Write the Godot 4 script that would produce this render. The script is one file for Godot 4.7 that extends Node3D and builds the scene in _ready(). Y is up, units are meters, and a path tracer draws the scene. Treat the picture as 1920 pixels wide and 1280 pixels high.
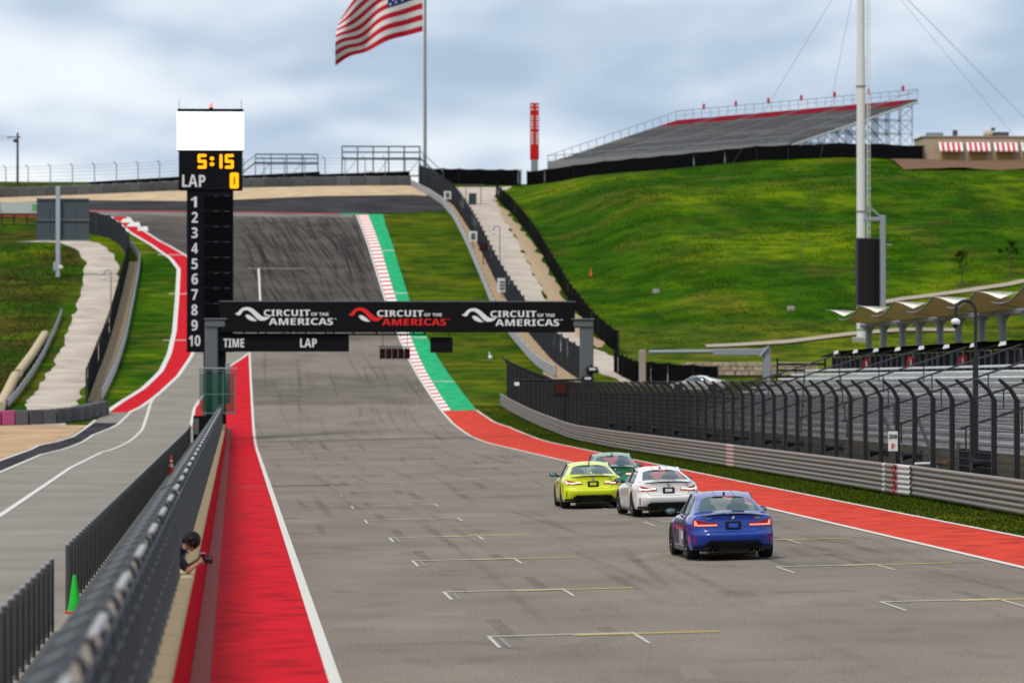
extends Node3D
# A race circuit's start straight climbing a hill, seen from a raised spot over the pit wall.
# World axes: the straight runs along -Z; V(x, y, d) is a point d metres down the straight.

var used := {}
var mats := {}
var cache := {}
var rng := RandomNumberGenerator.new()
var nz := FastNoiseLite.new()
var nz2 := FastNoiseLite.new()

# ---------------------------------------------------------------- terrain
const PD: Array[float] = [-60.0, 295.0, 308.0, 320.0, 331.0, 345.0, 362.0, 385.0, 410.0, 434.0, 462.0, 500.0, 535.0, 564.0, 590.0, 618.0, 640.0, 662.0, 685.0, 700.0, 720.0, 760.0, 4000.0]
const PH: Array[float] = [0.0, 0.0, 0.07, 0.2, 0.44, 0.85, 1.62, 2.95, 4.55, 6.3, 8.75, 12.7, 16.8, 20.25, 23.0, 25.8, 27.9, 29.9, 31.9, 33.0, 34.2, 35.0, 35.0]
const RD: Array[float] = [-60.0, 320.0, 345.0, 380.0, 410.0, 440.0, 470.0, 500.0, 530.0, 560.0, 590.0, 620.0, 640.0, 655.0, 675.0, 720.0, 4000.0]
const RH: Array[float] = [0.0, 0.2, 0.9, 2.6, 4.4, 6.4, 10.2, 14.6, 18.9, 23.0, 27.0, 31.3, 34.0, 35.6, 36.3, 36.6, 36.6]

func V(x: float, y: float, d: float) -> Vector3:
	return Vector3(x, y, -d)

func lut(xs: Array, ys: Array, x: float) -> float:
	if x <= xs[0]: return ys[0]
	for i in range(1, xs.size()):
		if x <= xs[i]:
			return lerpf(ys[i - 1], ys[i], (x - xs[i - 1]) / (xs[i] - xs[i - 1]))
	return ys[ys.size() - 1]

func pl(pts: Array, x: float) -> float:   # polyline given as [[x, y], ...]
	if x <= pts[0][0]: return pts[0][1]
	for i in range(1, pts.size()):
		if x <= pts[i][0]:
			return lerpf(pts[i - 1][1], pts[i][1], (x - pts[i - 1][0]) / (pts[i][0] - pts[i - 1][0]))
	return pts[pts.size() - 1][1]

func fall(x: float, d: float) -> float:   # the straight's crossfall, gone once the hill begins
	return 0.023 * clampf(x - 3.9, -4.0, 21.0) * (1.0 - clampf((d - 330.0) / 90.0, 0.0, 1.0))

func hh(x: float, d: float) -> float:
	var w := smoothstep(37.0, 52.0, x)
	var y := lut(PD, PH, d)
	if w > 0.0: y = lerpf(y, lut(RD, RH, d), w)
	y += fall(x, d)
	if w > 0.0: y -= w * 2.9 * smoothstep(88.0, 46.0, x) * smoothstep(590.0, 650.0, d)
	var rough := smoothstep(40.0, 60.0, x) * smoothstep(470.0, 520.0, d) * smoothstep(660.0, 590.0, d) + smoothstep(-18.0, -26.0, x) * smoothstep(380.0, 420.0, d) * smoothstep(600.0, 560.0, d)
	if rough > 0.0: y += rough * (nz.get_noise_2d(x * 2.0, d * 1.6) * 1.3)
	return y

func G(x: float, d: float, up := 0.0) -> Vector3:
	return Vector3(x, hh(x, d) + up, -d)

# ---------------------------------------------------------------- mesh builder (normals outward, triangles wound clockwise)
class MB:
	var v := PackedVector3Array()
	var n := PackedVector3Array()
	var u := PackedVector2Array()
	var c := PackedColorArray()
	var tint := Color(1, 1, 1)
	func tri(a: Vector3, b: Vector3, d: Vector3, na: Vector3, nb: Vector3, nd: Vector3, ua := Vector2(), ub := Vector2(), ud := Vector2()) -> void:
		v.append(a); v.append(d); v.append(b)
		n.append(na); n.append(nd); n.append(nb)
		u.append(ua); u.append(ud); u.append(ub)
		c.append(tint); c.append(tint); c.append(tint)
	func quad(a: Vector3, b: Vector3, d: Vector3, e: Vector3) -> void:
		var m := (d - a).cross(e - b).normalized()
		tri(a, b, d, m, m, m, Vector2(0, 1), Vector2(1, 1), Vector2(1, 0))
		tri(a, d, e, m, m, m, Vector2(0, 1), Vector2(1, 0), Vector2(0, 0))
	func face(p: Array) -> void:
		var m: Vector3 = (p[1] - p[0]).cross(p[2] - p[0]).normalized()
		for i in range(1, p.size() - 1): tri(p[0], p[i], p[i + 1], m, m, m)
	func box(o: Vector3, s: Vector3, b := Basis()) -> void:
		var x := b.x * s.x * 0.5; var y := b.y * s.y * 0.5; var z := b.z * s.z * 0.5
		quad(o - x - y + z, o + x - y + z, o + x + y + z, o - x + y + z)
		quad(o + x - y - z, o - x - y - z, o - x + y - z, o + x + y - z)
		quad(o + x - y + z, o + x - y - z, o + x + y - z, o + x + y + z)
		quad(o - x - y - z, o - x - y + z, o - x + y + z, o - x + y - z)
		quad(o - x + y + z, o + x + y + z, o + x + y - z, o - x + y - z)
		quad(o - x - y - z, o + x - y - z, o + x - y + z, o - x - y + z)
	func cbox(o: Vector3, s: Vector3, k: float, b := Basis()) -> void:   # chamfered along the four long (y) edges and the top and bottom rims
		var hx := s.x * 0.5; var hy := s.y * 0.5; var hz := s.z * 0.5
		var ring := [Vector2(hx - k, hz), Vector2(hx, hz - k), Vector2(hx, -hz + k), Vector2(hx - k, -hz), Vector2(-hx + k, -hz), Vector2(-hx, -hz + k), Vector2(-hx, hz - k), Vector2(-hx + k, hz)]
		var lev := [[-hy, k], [-hy + k, 0.0], [hy - k, 0.0], [hy, k]]
		var pts := []
		for l in lev:
			var r := []
			for q in ring:
				var sx: float = q.x - signf(q.x) * l[1]; var sz: float = q.y - signf(q.y) * l[1]
				r.append(o + b.x * sx + b.y * l[0] + b.z * sz)
			pts.append(r)
		for i in 3:
			for j in 8:
				quad(pts[i][j], pts[i][(j + 1) % 8], pts[i + 1][(j + 1) % 8], pts[i + 1][j])
		face(pts[3])
		var lo: Array = pts[0].duplicate(); lo.reverse(); face(lo)
	func cyl(p: Vector3, q: Vector3, r: float, r2: float, k := 8, caps := true) -> void:
		var ax := (q - p).normalized()
		var s := ax.cross(Vector3(0.31, 0.17, 0.93) if absf(ax.z) < 0.9 else Vector3(1, 0, 0)).normalized()
		var t := s.cross(ax)
		for i in k:
			var a := TAU * i / k; var e := TAU * (i + 1) / k
			var da := s * cos(a) - t * sin(a); var de := s * cos(e) - t * sin(e)
			tri(p + da * r, p + de * r, q + de * r2, da, de, de)
			tri(p + da * r, q + de * r2, q + da * r2, da, de, da)
			if caps:
				if r2 > 0.0: tri(q, q + da * r2, q + de * r2, ax, ax, ax)
				if r > 0.0: tri(p, p + de * r, p + da * r, -ax, -ax, -ax)
	func tube(pts: Array, r: float, k := 6) -> void:
		for i in pts.size() - 1: cyl(pts[i], pts[i + 1], r, r, k, i == 0 or i == pts.size() - 2)
	func wire(p: Vector3, q: Vector3, r: float) -> void:   # three sided
		var ax := (q - p).normalized()
		var s := ax.cross(Vector3(0.31, 0.17, 0.93)).normalized()
		var t := s.cross(ax)
		for i in 3:
			var a := TAU * i / 3.0; var e := TAU * (i + 1) / 3.0
			quad(p + (s * cos(a) - t * sin(a)) * r, p + (s * cos(e) - t * sin(e)) * r, q + (s * cos(e) - t * sin(e)) * r, q + (s * cos(a) - t * sin(a)) * r)
	func ball(o: Vector3, r: Vector3, k := 10) -> void:
		var rows := []
		for i in k + 1:
			var row := PackedVector3Array()
			var a := PI * i / k
			for j in k * 2 + 1:
				var b := TAU * j / (k * 2)
				row.append(o + Vector3(sin(a) * cos(b) * r.x, cos(a) * r.y, sin(a) * sin(b) * r.z))
			rows.append(row)
		grid(rows)
	# smooth surface through rows of points; normal side: along row x down rows
	func grid(rows: Array, flip := false, uvs := []) -> void:
		var R := rows.size(); var C: int = rows[0].size()
		var nn := []
		for i in R:
			var line := PackedVector3Array()
			for j in C:
				var du: Vector3 = rows[i][mini(j + 1, C - 1)] - rows[i][maxi(j - 1, 0)]
				var dv: Vector3 = rows[mini(i + 1, R - 1)][j] - rows[maxi(i - 1, 0)][j]
				var m := du.cross(dv)
				if m.length_squared() < 1e-14: m = Vector3(0, 1 if i < R / 2 else -1, 0) * (-1.0 if flip else 1.0)
				line.append(m.normalized() * (-1.0 if flip else 1.0))
			nn.append(line)
		for i in R - 1:
			for j in C - 1:
				var a: Vector3 = rows[i][j]; var b: Vector3 = rows[i][j + 1]; var d: Vector3 = rows[i + 1][j + 1]; var e: Vector3 = rows[i + 1][j]
				var ua := Vector2(float(j) / (C - 1), float(i) / (R - 1)); var ud := Vector2(float(j + 1) / (C - 1), float(i + 1) / (R - 1))
				var ub := Vector2(ud.x, ua.y); var ue := Vector2(ua.x, ud.y)
				if uvs.size():
					ua = uvs[i][j]; ub = uvs[i][j + 1]; ud = uvs[i + 1][j + 1]; ue = uvs[i + 1][j]
				if flip:
					tri(a, e, d, nn[i][j], nn[i + 1][j], nn[i + 1][j + 1], ua, ue, ud)
					tri(a, d, b, nn[i][j], nn[i + 1][j + 1], nn[i][j + 1], ua, ud, ub)
				else:
					tri(a, b, d, nn[i][j], nn[i][j + 1], nn[i + 1][j + 1], ua, ub, ud)
					tri(a, d, e, nn[i][j], nn[i + 1][j + 1], nn[i + 1][j], ua, ud, ue)
	func lathe(o: Vector3, ax: Basis, prof: Array, k := 20) -> void:   # prof: [radius, height] bottom to top round ax.y
		var rows := []
		for p in prof:
			var row := PackedVector3Array()
			for j in k + 1:
				var a := TAU * j / k
				row.append(o + ax.y * p[1] + (ax.x * cos(a) + ax.z * sin(a)) * p[0])
			rows.append(row)
		grid(rows, true)
	func prism(poly: Array, o: Vector3, ex: Vector3, ey: Vector3, depth: Vector3) -> void:   # outline in the plane of ex, ey, front at o, going back by depth
		var p := PackedVector2Array(poly)
		var area := 0.0
		for i in p.size(): area += p[i].cross(p[(i + 1) % p.size()])
		if area > 0.0: p.reverse()
		var ids := Geometry2D.triangulate_polygon(p)
		var nf := ex.cross(ey).normalized()
		for i in range(0, ids.size(), 3):
			var a := p[ids[i]]; var b := p[ids[i + 1]]; var d := p[ids[i + 2]]
			if (b - a).cross(d - a) < 0.0:
				var s := b; b = d; d = s
			var A := o + ex * a.x + ey * a.y; var B := o + ex * b.x + ey * b.y; var D := o + ex * d.x + ey * d.y
			tri(A, B, D, nf, nf, nf)
			tri(A + depth, D + depth, B + depth, -nf, -nf, -nf)
		for i in p.size():
			var a := p[i]; var b := p[(i + 1) % p.size()]
			var A := o + ex * a.x + ey * a.y; var B := o + ex * b.x + ey * b.y
			quad(A, B, B + depth, A + depth)
	func mesh() -> ArrayMesh:
		var m := ArrayMesh.new()
		if v.is_empty(): return m
		var arr := []
		arr.resize(Mesh.ARRAY_MAX)
		arr[Mesh.ARRAY_VERTEX] = v; arr[Mesh.ARRAY_NORMAL] = n; arr[Mesh.ARRAY_TEX_UV] = u; arr[Mesh.ARRAY_COLOR] = c
		m.add_surface_from_arrays(Mesh.PRIMITIVE_TRIANGLES, arr)
		return m

# ---------------------------------------------------------------- naming and placing
func numbered(called: String) -> String:
	var k: int = used.get(called, -1) + 1
	used[called] = k
	return called if k == 0 else "%s_%03d" % [called, k]

func thing(called: String, label: String, category: String, at := Vector3.ZERO, group := "") -> Node3D:
	var o := Node3D.new()
	o.name = numbered(called)
	add_child(o)
	o.position = at
	o.set_meta("label", label); o.set_meta("category", category)
	if group: o.set_meta("group", group)
	return o

func setting(called: String, label := "") -> Node3D:
	var o := Node3D.new()
	o.name = numbered(called)
	add_child(o)
	o.set_meta("kind", "structure")
	if label: o.set_meta("label", label)
	return o

func part(parent: Node3D, called: String, m, material: Material, at := Vector3.ZERO, b := Basis()) -> MeshInstance3D:
	var o := MeshInstance3D.new()
	o.name = called
	o.mesh = m.mesh() if m is MB else m
	o.material_override = material
	o.transform = Transform3D(b, at)
	parent.add_child(o, true)
	return o

func mesh_top(called: String, label: String, category: String, m, material: Material, group := "") -> MeshInstance3D:
	var o := part(self, numbered(called), m, material)
	o.set_meta("label", label); o.set_meta("category", category)
	if group: o.set_meta("group", group)
	return o

func boxm(s: Vector3, k := 0.0) -> ArrayMesh:   # shared box meshes
	var key := "b%.4v%.4f" % [s, k]
	if not cache.has(key):
		var m := MB.new()
		if k > 0.0: m.cbox(Vector3.ZERO, s, k)
		else: m.box(Vector3.ZERO, s)
		cache[key] = m.mesh()
	return cache[key]

func cylm(r: float, h: float, k := 10, r2 := -1.0) -> ArrayMesh:   # standing on its base
	var key := "c%.4f,%.4f,%d,%.4f" % [r, h, k, r2]
	if not cache.has(key):
		var m := MB.new()
		m.cyl(Vector3.ZERO, Vector3(0, h, 0), r, r if r2 < 0.0 else r2, k)
		cache[key] = m.mesh()
	return cache[key]

func bar(p: Vector3, q: Vector3, r: float, k := 6) -> MB:
	var m := MB.new(); m.cyl(p, q, r, r, k); return m

func textm(s: String, cap: float, depth := 0.02) -> TextMesh:
	var t := TextMesh.new()
	var f := SystemFont.new()
	f.font_names = PackedStringArray(["Droid Sans"]); f.font_weight = 700
	t.font = f; t.text = s; t.font_size = 64; t.pixel_size = cap / (0.714 * 64.0); t.depth = depth; t.curve_step = 2.0
	return t

func letters(parent: Node3D, called: String, s: String, cap: float, width: float, at: Vector3, m: Material, b := Basis()) -> MeshInstance3D:   # lettering fitted to a width
	var t := textm(s, cap)
	var w := t.get_aabb().size.x
	var k := width / maxf(w, 0.01) if width > 0.0 else 1.0
	return part(parent, called, t, m, at, b * Basis.from_scale(Vector3(k, 1, 1)))

# ---------------------------------------------------------------- materials
func lin(r: float, g: float, b: float) -> Color:   # real-world base colour to the sRGB that albedo_color wants
	return Color(r, g, b).linear_to_srgb()

func mat(called: String, col: Color, rough := 0.7, metal := 0.0, spec := 0.3) -> StandardMaterial3D:
	if mats.has(called): return mats[called]
	var m := StandardMaterial3D.new()
	m.resource_name = called
	m.albedo_color = col; m.roughness = rough; m.metallic = metal; m.metallic_specular = spec
	mats[called] = m
	return m

func noise_tex(freq: float, lo: Color, hi: Color, seed_ := 1, oct := 4, mid = null, type := FastNoiseLite.TYPE_SIMPLEX_SMOOTH, size := 512) -> NoiseTexture2D:
	var n := FastNoiseLite.new()
	n.noise_type = type; n.frequency = freq; n.fractal_octaves = oct; n.seed = seed_
	var t := NoiseTexture2D.new()
	t.width = size; t.height = size; t.seamless = true; t.noise = n
	var g := Gradient.new()
	g.set_color(0, lo); g.set_color(1, hi)
	if mid != null: g.add_point(0.5, mid)
	t.color_ramp = g
	return t

func grain(m: StandardMaterial3D, tex: Texture2D, per_m: float, world := true) -> StandardMaterial3D:
	m.albedo_texture = tex
	m.uv1_triplanar = true; m.uv1_world_triplanar = world
	m.uv1_scale = Vector3.ONE * per_m
	return m

func bumps(m: StandardMaterial3D, tex: Texture2D, cm: float) -> StandardMaterial3D:
	m.heightmap_enabled = true; m.heightmap_texture = tex; m.heightmap_scale = cm
	return m

func glow(called: String, col: Color, e: float) -> StandardMaterial3D:
	var m := mat(called, Color(0.02, 0.02, 0.02), 0.6)
	m.emission_enabled = true; m.emission = col; m.emission_energy_multiplier = e
	return m

func pane(called: String, col: Color, a: float) -> StandardMaterial3D:
	var m := mat(called, Color(col, a), 0.04)
	m.transparency = BaseMaterial3D.TRANSPARENCY_ALPHA
	return m

# ---------------------------------------------------------------- camera, sky, sun
func set_view() -> void:
	var cam := Camera3D.new()
	cam.name = "view_camera"
	add_child(cam)
	var lens := CameraAttributesPhysical.new()
	lens.frustum_focal_length = 168.75      # on a 36 x 24 mm frame
	lens.frustum_near = 1.0; lens.frustum_far = 6000.0
	lens.frustum_focus_distance = 118.0
	lens.exposure_aperture = 2.4
	cam.attributes = lens
	cam.fov = 8.135; cam.near = 1.0; cam.far = 6000.0
	cam.position = Vector3(0, 3.93, 0)
	cam.rotation_degrees = Vector3(0.5093, -3.3066, 0)
	cam.current = true
	var we := WorldEnvironment.new()
	we.name = "environment"
	var e := Environment.new()
	e.background_mode = Environment.BG_SKY
	var sky := Sky.new()
	var sm := PanoramaSkyMaterial.new()
	sm.panorama = sky_picture()
	sky.sky_material = sm
	e.sky = sky
	e.tonemap_mode = Environment.TONE_MAPPER_LINEAR
	e.tonemap_exposure = 1.66
	e.background_energy_multiplier = 0.84
	e.sdfgi_enabled = true; e.ssao_enabled = true; e.ssil_enabled = true
	we.environment = e
	add_child(we)
	var sun := DirectionalLight3D.new()
	sun.name = "sun"
	sun.light_energy = 0.5
	sun.light_angular_distance = 14.0
	sun.light_color = Color(1.0, 0.965, 0.91)
	sun.shadow_enabled = true
	sun.sky_mode = DirectionalLight3D.SKY_MODE_LIGHT_ONLY
	add_child(sun)
	sun.rotation_degrees = Vector3(-56, -38, 0)

func sky_picture() -> ImageTexture:
	var a := FastNoiseLite.new(); a.noise_type = FastNoiseLite.TYPE_SIMPLEX_SMOOTH; a.frequency = 1.05; a.fractal_octaves = 5; a.seed = 21; a.fractal_gain = 0.5
	var b := FastNoiseLite.new(); b.noise_type = FastNoiseLite.TYPE_SIMPLEX_SMOOTH; b.frequency = 0.16; b.fractal_octaves = 3; b.seed = 8
	var W := 4096; var Hh := 2048
	var out := Image.create_empty(W, Hh, false, Image.FORMAT_RGB8)
	out.fill(Color(0.62, 0.66, 0.69))
	# [first row, last row, step]: fine near the horizon, coarse above
	for band in [[0, 848, 8], [848, 1026, 1]]:
		var st: int = band[2]
		var w := W / st; var h: int = (band[1] - band[0]) / st
		var im := Image.create_empty(w, h, false, Image.FORMAT_RGB8)
		for j in h:
			var el: float = PI * 0.5 - PI * (band[0] + (j + 0.5) * st) / Hh
			var ce := cos(el); var se := maxf(sin(el), 0.0)
			var k := 1.0 / (se + 0.055)
			for i in w:
				var az: float = TAU * (i + 0.5) * st / W
				var p := Vector2(sin(az), -cos(az)) * ce * k
				var q := Vector3(p.x * 1.5, p.y * 0.62, 3.0)
				var f := a.get_noise_3dv(q) * 0.95 + b.get_noise_3dv(q + Vector3(7, 3, 1)) * 0.9
				var t := smoothstep(-0.62, 0.50, f)
				# blue-grey cloud bellies to pale cloud
				var c := Color(0.595, 0.665, 0.745).lerp(Color(0.825, 0.848, 0.872), t)
				c = c.lerp(Color(0.94, 0.925, 0.90), smoothstep(0.052, 0.030, se) * (0.35 + 0.5 * t))
				im.set_pixel(i, j, c)
		im.resize(W, band[1] - band[0], Image.INTERPOLATE_CUBIC)
		out.blit_rect(im, Rect2i(0, 0, W, band[1] - band[0]), Vector2i(0, band[0]))
	return ImageTexture.create_from_image(out)

# ---------------------------------------------------------------- the setting
var S: Array[float] = []      # stations along the straight shared by all sheets

func stations() -> void:
	var d := -60.0
	while d < 295.0:
		S.append(d); d += 5.0
	d = 295.0
	while d < 440.0:
		S.append(d); d += 2.5
	while d < 764.0:
		S.append(d); d += 4.0

# a sheet between two edges given over the distance, following the ground
func sheet(xl: Array, xr: Array, up: float, d0 := -1e9, d1 := 1e9, cols := 1, uvbox := Rect2(), rag := 0.0) -> MB:
	var m := MB.new()
	var ds := [maxf(d0, maxf(xl[0][0], xr[0][0]))]
	var last := minf(d1, minf(xl[-1][0], xr[-1][0]))
	var extra := []
	for q in xl + xr: extra.append(q[0])
	var all := S.duplicate(); all.append_array(extra); all.sort()
	for s in all:
		if s > ds[-1] + 0.05 and s < last - 0.05: ds.append(s)
	ds.append(last)
	var rows := []; var uvs := []
	for s in ds:
		var a := pl(xl, s); var b := pl(xr, s)
		if rag > 0.0:
			a += rag * nz2.get_noise_2d(s * 2.2, 3.0); b += rag * nz2.get_noise_2d(s * 2.2, 40.0)
		var xs := []
		for k in cols + 1: xs.append(lerpf(a, b, float(k) / cols))
		if a < -0.15 and b > -0.05:   # the crossfall's hinge
			var near := 0
			for k in range(1, cols):
				if absf(xs[k] + 0.1) < absf(xs[near] + 0.1) or near == 0: near = k
			if near > 0: xs[near] = -0.1
		var row := PackedVector3Array(); var uvr := []
		for x in xs:
			row.append(G(x, s, up))
			uvr.append(Vector2((x - uvbox.position.x) / maxf(uvbox.size.x, 0.001), (s - uvbox.position.y) / maxf(uvbox.size.y, 0.001)))
		rows.append(row); uvs.append(uvr)
	m.grid(rows, false, uvs)
	return m

# a sheet between two distances given over x
func xsheet(lo: Array, hi: Array, up: float, n := 24) -> MB:
	var m := MB.new()
	var rows := []
	for j in 9:
		var row := PackedVector3Array()
		for i in n + 1:
			var x := lerpf(maxf(lo[0][0], hi[0][0]), minf(lo[-1][0], hi[-1][0]), float(i) / n)
			row.append(G(x, lerpf(pl(lo, x), pl(hi, x), j / 8.0), up))
		rows.append(row)
	m.grid(rows)
	return m

func line_sheet(p: Array, half: float, up: float, d0 := -1e9, d1 := 1e9) -> MB:
	var a := []; var b := []
	for q in p:
		a.append([q[0], q[1] - half]); b.append([q[0], q[1] + half])
	return sheet(a, b, up, d0, d1)

func strokes_image() -> ImageTexture:   # tyre rubber laid on the asphalt: across -16.3..15.7 m, along 20..622 m
	var W := 1024; var Hh := 2048
	var im := Image.create_empty(W, Hh, false, Image.FORMAT_RGB8)
	var base := FastNoiseLite.new(); base.frequency = 0.004; base.fractal_octaves = 4; base.seed = 5
	var fine := FastNoiseLite.new(); fine.frequency = 0.06; fine.fractal_octaves = 3; fine.seed = 9
	var buf := PackedFloat32Array(); buf.resize(W * Hh)
	for j in Hh:
		var d := 20.0 + 602.0 * j / Hh
		# newer, darker surface on the upper hill; older, paler one below
		var age := smoothstep(478.0, 500.0, d) * 0.42 + smoothstep(375.0, 372.0, d) * -0.05
		age += (smoothstep(452.0, 456.0, d) - smoothstep(466.0, 470.0, d)) * 0.16
		age += (smoothstep(372.0, 374.0, d) - smoothstep(404.0, 420.0, d)) * 0.14
		age -= smoothstep(596.0, 612.0, d) * 0.14
		for i in W:
			buf[j * W + i] = clampf(age + base.get_noise_2d(i * 1.25, j * 5.0) * 0.16 + fine.get_noise_2d(i * 0.12, j * 1.0) * 0.10, -0.3, 0.9)
	rng.seed = 77
	for s in 210:
		var hill := s < 130
		var pair := 1 if rng.randf() < 0.6 else 2
		var x0 := rng.randf_range(2.0, 15.0)
		var d0 := rng.randf_range(440.0, 590.0) if hill else rng.randf_range(70.0, 400.0)
		var len := rng.randf_range(25.0, 90.0) if hill else rng.randf_range(12.0, 60.0)
		var drift := rng.randf_range(-3.5, 0.6) if hill else rng.randf_range(-0.9, 0.9)
		var bend := rng.randf_range(-2.5, 0.5) if hill else rng.randf_range(-0.5, 0.5)
		var wide := rng.randf_range(3.0, 6.0)
		var dark := rng.randf_range(0.14, 0.34) if hill else rng.randf_range(0.07, 0.24)
		for k in pair:
			var xx := x0 + k * 1.55
			var n := int(len / 602.0 * Hh)
			for q in n:
				var t := float(q) / n
				var j := int((d0 + len * t - 20.0) / 602.0 * Hh)
				if j < 0 or j >= Hh: continue
				var cx := (xx + drift * t + bend * t * t + 16.3) / 32.0 * W
				var fade := sin(PI * t)
				for i in range(int(cx - wide), int(cx + wide) + 1):
					if i >= 0 and i < W:
						buf[j * W + i] += dark * fade * (1.0 - pow(absf(i - cx) / (wide + 1.0), 2.0)) * (0.75 + 0.5 * fine.get_noise_2d(i * 0.3, j * 3.0))
	# the long dark groove driven up the middle, and the start-box burnouts
	for q in 1200:
		var d := 62.0 + q * 0.32
		var j := int((d - 20.0) / 602.0 * Hh)
		for lane in [[4.9, 0.10], [6.0, 0.06], [12.0, 0.07], [9.1, 0.09]]:
			var cx: float = (lane[0] + sin(d * 0.021 + lane[0]) * 0.5 + 16.3) / 32.0 * W
			for i in range(int(cx - 6), int(cx + 6)):
				if i >= 0 and i < W: buf[j * W + i] += lane[1] * (1.0 - absf(i - cx) / 6.0) * smoothstep(445.0, 400.0, d) * (0.6 + base.get_noise_2d(j * 3.0, lane[0] * 90.0))
	for b in 13:
		for col in [[4.3, 0.0], [5.9, 0.0], [11.5, 8.0], [13.0, 8.0]]:
			var dd: float = 74.5 + 16.0 * b + col[1]
			var L := rng.randf_range(2.5, 8.0)
			for q in int(L / 0.277):
				var j := int((dd + q * 0.277 - 20.5) / 602.0 * Hh)
				var cx: float = (col[0] + rng.randf_range(-0.02, 0.02) + 16.3) / 32.0 * W
				for i in range(int(cx - 4), int(cx + 4)):
					if j >= 0 and j < Hh: buf[j * W + i] += 0.16 * rng.randf_range(0.5, 1.2)
	# short scuffs, tar dabs and scraped pale spots
	for s in 380:
		var x0 := rng.randf_range(1.5, 15.5); var d0 := rng.randf_range(60.0, 330.0)
		var along := rng.randf_range(0.4, 3.5); var wide := rng.randf_range(0.05, 0.35)
		if rng.randf() < 0.3:
			along = rng.randf_range(0.25, 0.6); wide = rng.randf_range(0.3, 1.1)
		var dark := rng.randf_range(0.04, 0.17) if rng.randf() < 0.75 else rng.randf_range(-0.16, -0.05)
		var skew := rng.randf_range(-0.35, 0.35)
		for q in range(0, maxi(1, int(along / 602.0 * Hh)) + 1):
			var j := int((d0 - 20.0) / 602.0 * Hh) + q
			var cx := (x0 + skew * q * 0.29 + 16.3) / 32.0 * W
			for i in range(int(cx - wide * 32.0), int(cx + wide * 32.0) + 1):
				if i >= 0 and i < W and j < Hh: buf[j * W + i] += dark * rng.randf_range(0.3, 1.0)
	for j in Hh:
		for i in W:
			var t := buf[j * W + i]
			var c := Color(0.580, 0.556, 0.534)
			if t >= 0.0: c = c.lerp(Color(0.215, 0.207, 0.215), clampf(t * 1.25, 0.0, 1.0))
			else: c = c.lerp(Color(0.72, 0.69, 0.65), clampf(-t * 2.4, 0.0, 1.0))
			im.set_pixel(i, j, c)
	return ImageTexture.create_from_image(im)

var fine_bump: NoiseTexture2D
var grit: NoiseTexture2D

func big_grain(lo: float, sd: int) -> NoiseTexture2D:   # one broad and fine pattern, so that no small tile repeats
	var key := "big%.2f,%d" % [lo, sd]
	if not cache.has(key): cache[key] = noise_tex(0.011, Color(lo, lo, lo), Color(1, 1, 1), sd, 9, null, FastNoiseLite.TYPE_SIMPLEX_SMOOTH, 1024)
	return cache[key]

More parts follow.
